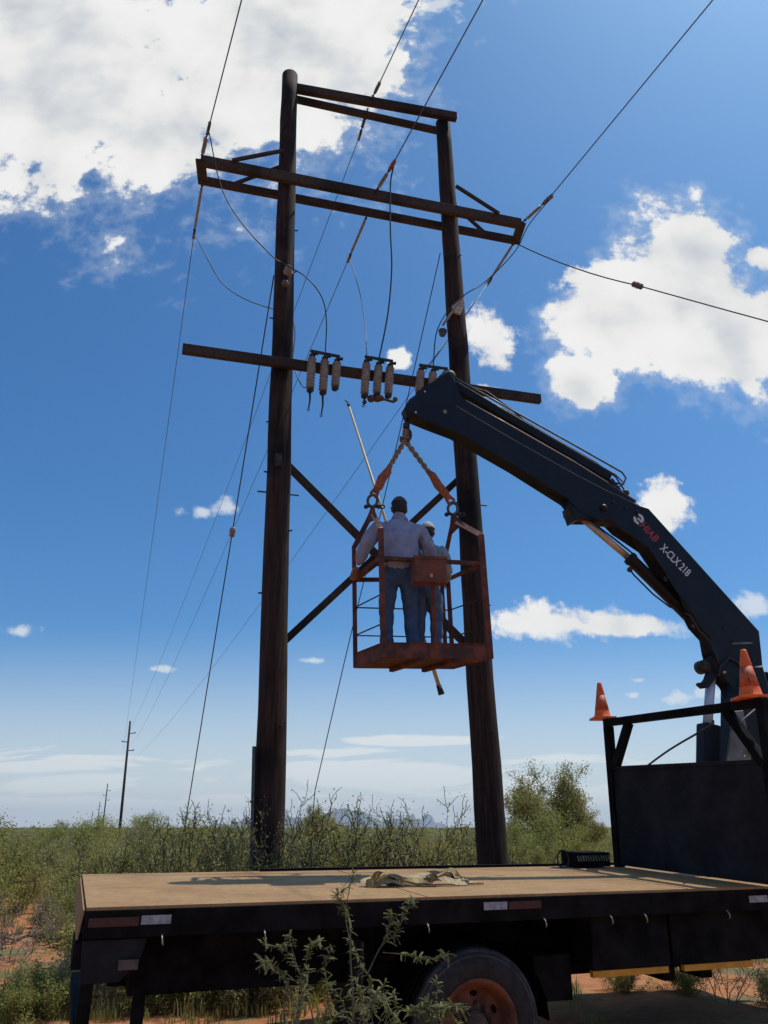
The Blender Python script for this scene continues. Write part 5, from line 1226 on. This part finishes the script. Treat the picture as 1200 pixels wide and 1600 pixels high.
# foreground sprigs: feathery compound leaves
def sprig_plant():
    rr = random.Random(44); t = thing('mesquite_sapling', 'feathery mesquite sapling growing in front of the truck side', 'plant', (0, 0, 0))
    segs = []; lv = []; lf = []
    def pinnate(p, d, L):
        d = d.normalized(); x = d.cross(V((rr.gauss(0, .4), rr.gauss(0, .4), 1))).normalized(); pts = []
        n = 12
        for i in range(n + 1):
            q = p + d * L * i / n + V((0, 0, -L * .25 * (i / n) ** 2)); pts.append(q)
            if i < 1: continue
            for s in (-1, 1):
                a = (x * s + d * .55 + V((0, 0, rr.gauss(0, .15)))).normalized(); b = d * .0016; ll = L * .20 * rr.uniform(.8, 1.15) * (1 - .35 * i / n); k = len(lv)
                for w4 in (q - b * .4, q + a * ll * .5 + b, q + a * ll, q + a * ll * .5 - b): lv.append(tuple(w4))
                lf.append((k, k + 1, k + 2, k + 3))
        segs.append((pts, [.0015] * len(pts)))
    def stem(pts3, r, leafy=.35, twigs=0):
        P3 = smoothpts(pts3, 6); segs.append((P3, [max(.0022, r * (1 - .75 * i / (len(P3) - 1))) for i in range(len(P3))])); n = len(P3)
        for i in range(int(n * leafy), n):
            d = (P3[min(i + 1, n - 1)] - P3[i - 1]).normalized()
            for _ in range(4 if rr.random() < .5 else 3):
                if rr.random() < .12: continue
                e = (V((rr.gauss(0, 1), rr.gauss(0, .8), rr.gauss(0, .6))) + d * .6).normalized(); pinnate(P3[i], e, rr.uniform(.024, .055))
    Y = 4.55
    def q(px, py, dy=0): return onY(px, py, Y + dy)
    stem([q(545, 1760), q(552, 1600), q(548, 1500), q(546, 1440), q(536, 1415), q(528, 1398), q(545, 1385)], .006, .45)
    stem([q(548, 1480), q(540, 1430, .05), q(545, 1395, .05), q(552, 1365, .05)], .003, .8)
    stem([q(590, 1760, .1), q(572, 1620, .1), q(580, 1540, .1), q(562, 1500, .05), q(550, 1470, .0)], .0055, .4)
    stem([q(575, 1520, .1), q(595, 1480, .1), q(620, 1455, .1), q(634, 1425, .1), q(644, 1405, .1)], .004, .35)
    stem([q(598, 1488, .1), q(640, 1492, .05), q(670, 1498, 0), q(700, 1490, 0)], .003, .25)
    stem([q(596, 1478, .1), q(608, 1450, .1), q(612, 1428, .1)], .003, .3)
    stem([q(500, 1760, .1), q(492, 1610, .1), q(474, 1540, .1), q(460, 1500, .1), q(440, 1482, .1), q(410, 1474, .1)], .005, .35)
    stem([q(470, 1525, .1), q(480, 1500, .1), q(488, 1475, .1), q(500, 1470, .1)], .003, .35)
    stem([q(462, 1500, .1), q(455, 1478, .1), q(452, 1462, .1)], .0025, .5)
    stem([q(476, 1545, .1), q(445, 1520, .1), q(420, 1508, .05), q(408, 1500, .05)], .003, .4)
    stem([q(510, 1760, .0), q(505, 1620), q(512, 1560), q(508, 1510), q(518, 1480)], .004, .35)
    stem([q(560, 1600), q(580, 1570), q(600, 1555)], .003, .2)
    for i in range(24):
        x = rr.uniform(430, 700); yb = rr.uniform(1560, 1640) if x > 560 else rr.uniform(1530, 1620); dy = rr.uniform(-.2, .35)
        stem([q(x + rr.uniform(-20, 20), 1760, dy), q(x + rr.uniform(-15, 15), yb + 70, dy), q(x, yb, dy), q(x + rr.uniform(-30, 30), yb - 35, dy)], .004, .3)
    for i in range(5):
        stem([q(640 + i * 6, 1700, -.1), q(655 + i * 8, 1600 + i * 3, -.1), q(640 + i * 16, 1582 - i * 2, -.1), q(650 + i * 18, 1574, -.1)], .003, .3)
    base = V((q(545, 1600).x, Y, 0)); t.location = base
    sm = stems_mesh(segs, 5, .0012); lm = pymesh('l', lv, lf)
    # reach the ground
    for me in (sm, lm):
        for v_ in me.vertices: v_.co -= base
    for s_ in range(10):
        pass
    st = link('stems', sm, B_GREEN, t); link('leaflets', lm, L_NEAR, t); return t
sprig_plant()

# ground plants seen under the truck at the left: weeds as ground cover
def tufts(name, n, area, blades, hmin, hmax, matx, seed, wd=.006, keep=None):
    rr = random.Random(seed); vs = []; fs = []
    for _ in range(n):
        x, y = area(rr)
        if keep and not keep(x, y): continue
        for _b in range(blades):
            a = rr.uniform(0, 6.28); ln = rr.uniform(.15, .6); h = rr.uniform(hmin, hmax); bx_, by_ = x + rr.gauss(0, .05), y + rr.gauss(0, .05)
            dx, dy = math.cos(a) * ln * h, math.sin(a) * ln * h; w2 = wd * (1 + y * .03); px_, py_ = -math.sin(a) * w2, math.cos(a) * w2; i = len(vs)
            vs += [(bx_ - px_, by_ - py_, -.03), (bx_ + px_, by_ + py_, -.03), (bx_ + dx * .4 + px_ * .7, by_ + dy * .4 + py_ * .7, h * .6), (bx_ + dx * .4 - px_ * .7, by_ + dy * .4 - py_ * .7, h * .6), (bx_ + dx, by_ + dy, h)]
            fs += [(i, i + 1, i + 2, i + 3), (i + 3, i + 2, i + 4)]
    o = link(name, pymesh(name, vs, fs), matx); tag(o, 'thin patches of grass and weeds on the red soil', 'grass', None, 'stuff'); return o
def ar(px0, px1, y0, y1):
    def f(rr):
        y = y0 + (y1 - y0) * rr.random(); return ((px0 + (px1 - px0) * rr.random() - 600) / 1324 * y * 1.05, y)
    return f
from mathutils import noise as mnz
def patch(x, y): return mnz.noise(V((x * .45, y * .45, 0))) > -.05
tufts('dry_grass', 3200, ar(-80, 1280, 9, 40), 11, .06, .24, L_STRAW, 51, keep=lambda x, y: patch(x, y) and not (3.2 < x < 6 and y < 11.5))
tufts('green_weeds', 2600, ar(-80, 1000, 8.6, 30), 14, .03, .11, L_GREEN, 52, .004, keep=lambda x, y: patch(x + 9, y) and not (x > 2.2 and y < 12) and not (x > -7.5 and x < -3.2 and 11.5 < y < 19))
tufts('far_grass', 3400, ar(-500, 1450, 30, 90), 8, .15, .45, L_STRAW, 53, .012)

# far scrub that reads as one mass
def far_scrub():
    rr = random.Random(61); vs = []; fs = []
    for i in range(2300):
        y = 80 * (12 ** rr.random()); px = rr.uniform(-700, 1700); x = (px - 600) / 1324 * y; h = rr.uniform(1.1, 2.0); w2 = rr.uniform(.9, 1.8); n = 44
        for k in range(n):
            a = rr.uniform(0, 6.28); q = rr.random() ** .5 * w2; z = rr.random() ** .8 * h * (1 - .35 * (q / w2) ** 2); c_ = V((x + math.cos(a) * q, y + math.sin(a) * q, z)); s = .13 * (1 + y * .002)
            a1 = V((rr.gauss(0, 1), rr.gauss(0, 1), rr.gauss(0, 1))).normalized() * s; b1 = a1.orthogonal().normalized() * s * .7; j = len(vs)
            vs += [tuple(c_ - a1), tuple(c_ + b1), tuple(c_ + a1), tuple(c_ - b1)]; fs.append((j, j + 1, j + 2, j + 3))
    o = link('far_scrub', pymesh('far_scrub', vs, fs), L_OLIVE); tag(o, 'far off desert scrub along the horizon', 'scrub', None, 'stuff')
far_scrub()

# fallen dark branches on the soil at the left
def fallen():
    t = thing('fallen_branch', 'dark curved dead branch lying on the red soil left of the truck', 'branch', (colX(40, 14), 13.6, 0)); segs, _ = grow(71, .5, 2.4, 6, 3, .5, .03, .05)
    link('branch_wood', stems_mesh(segs, 5, .008), B_DARK, t)
fallen()
for k, p in PROTO.items():
    if not p['used']:
        for c_ in list(p['t'].children): bpy.data.objects.remove(c_)
        bpy.data.objects.remove(p['t'])

# ------------------------------------------------------------------ thin desert haze in the far distance
def haze():
    bm = BM(); box(bm, (0, 1000, 229), (40400, 44400, 460.4)); 
    m = bpy.data.materials.new('thin_blue_haze'); m.use_nodes = True; t = NT(m.node_tree); t.t.nodes.remove(t.t.nodes['Principled BSDF'])
    v = t.n('ShaderNodeVolumePrincipled'); v.inputs['Color'].default_value = (.86, .93, 1, 1); v.inputs['Density'].default_value = .00005; v.inputs['Anisotropy'].default_value = .2
    t.link(v.outputs[0], m.node_tree.nodes['Material Output'].inputs['Volume'])
    o = obj('haze', bm, m); tag(o, 'thin pale haze over the far desert and hills', 'haze', None, 'stuff')
haze()
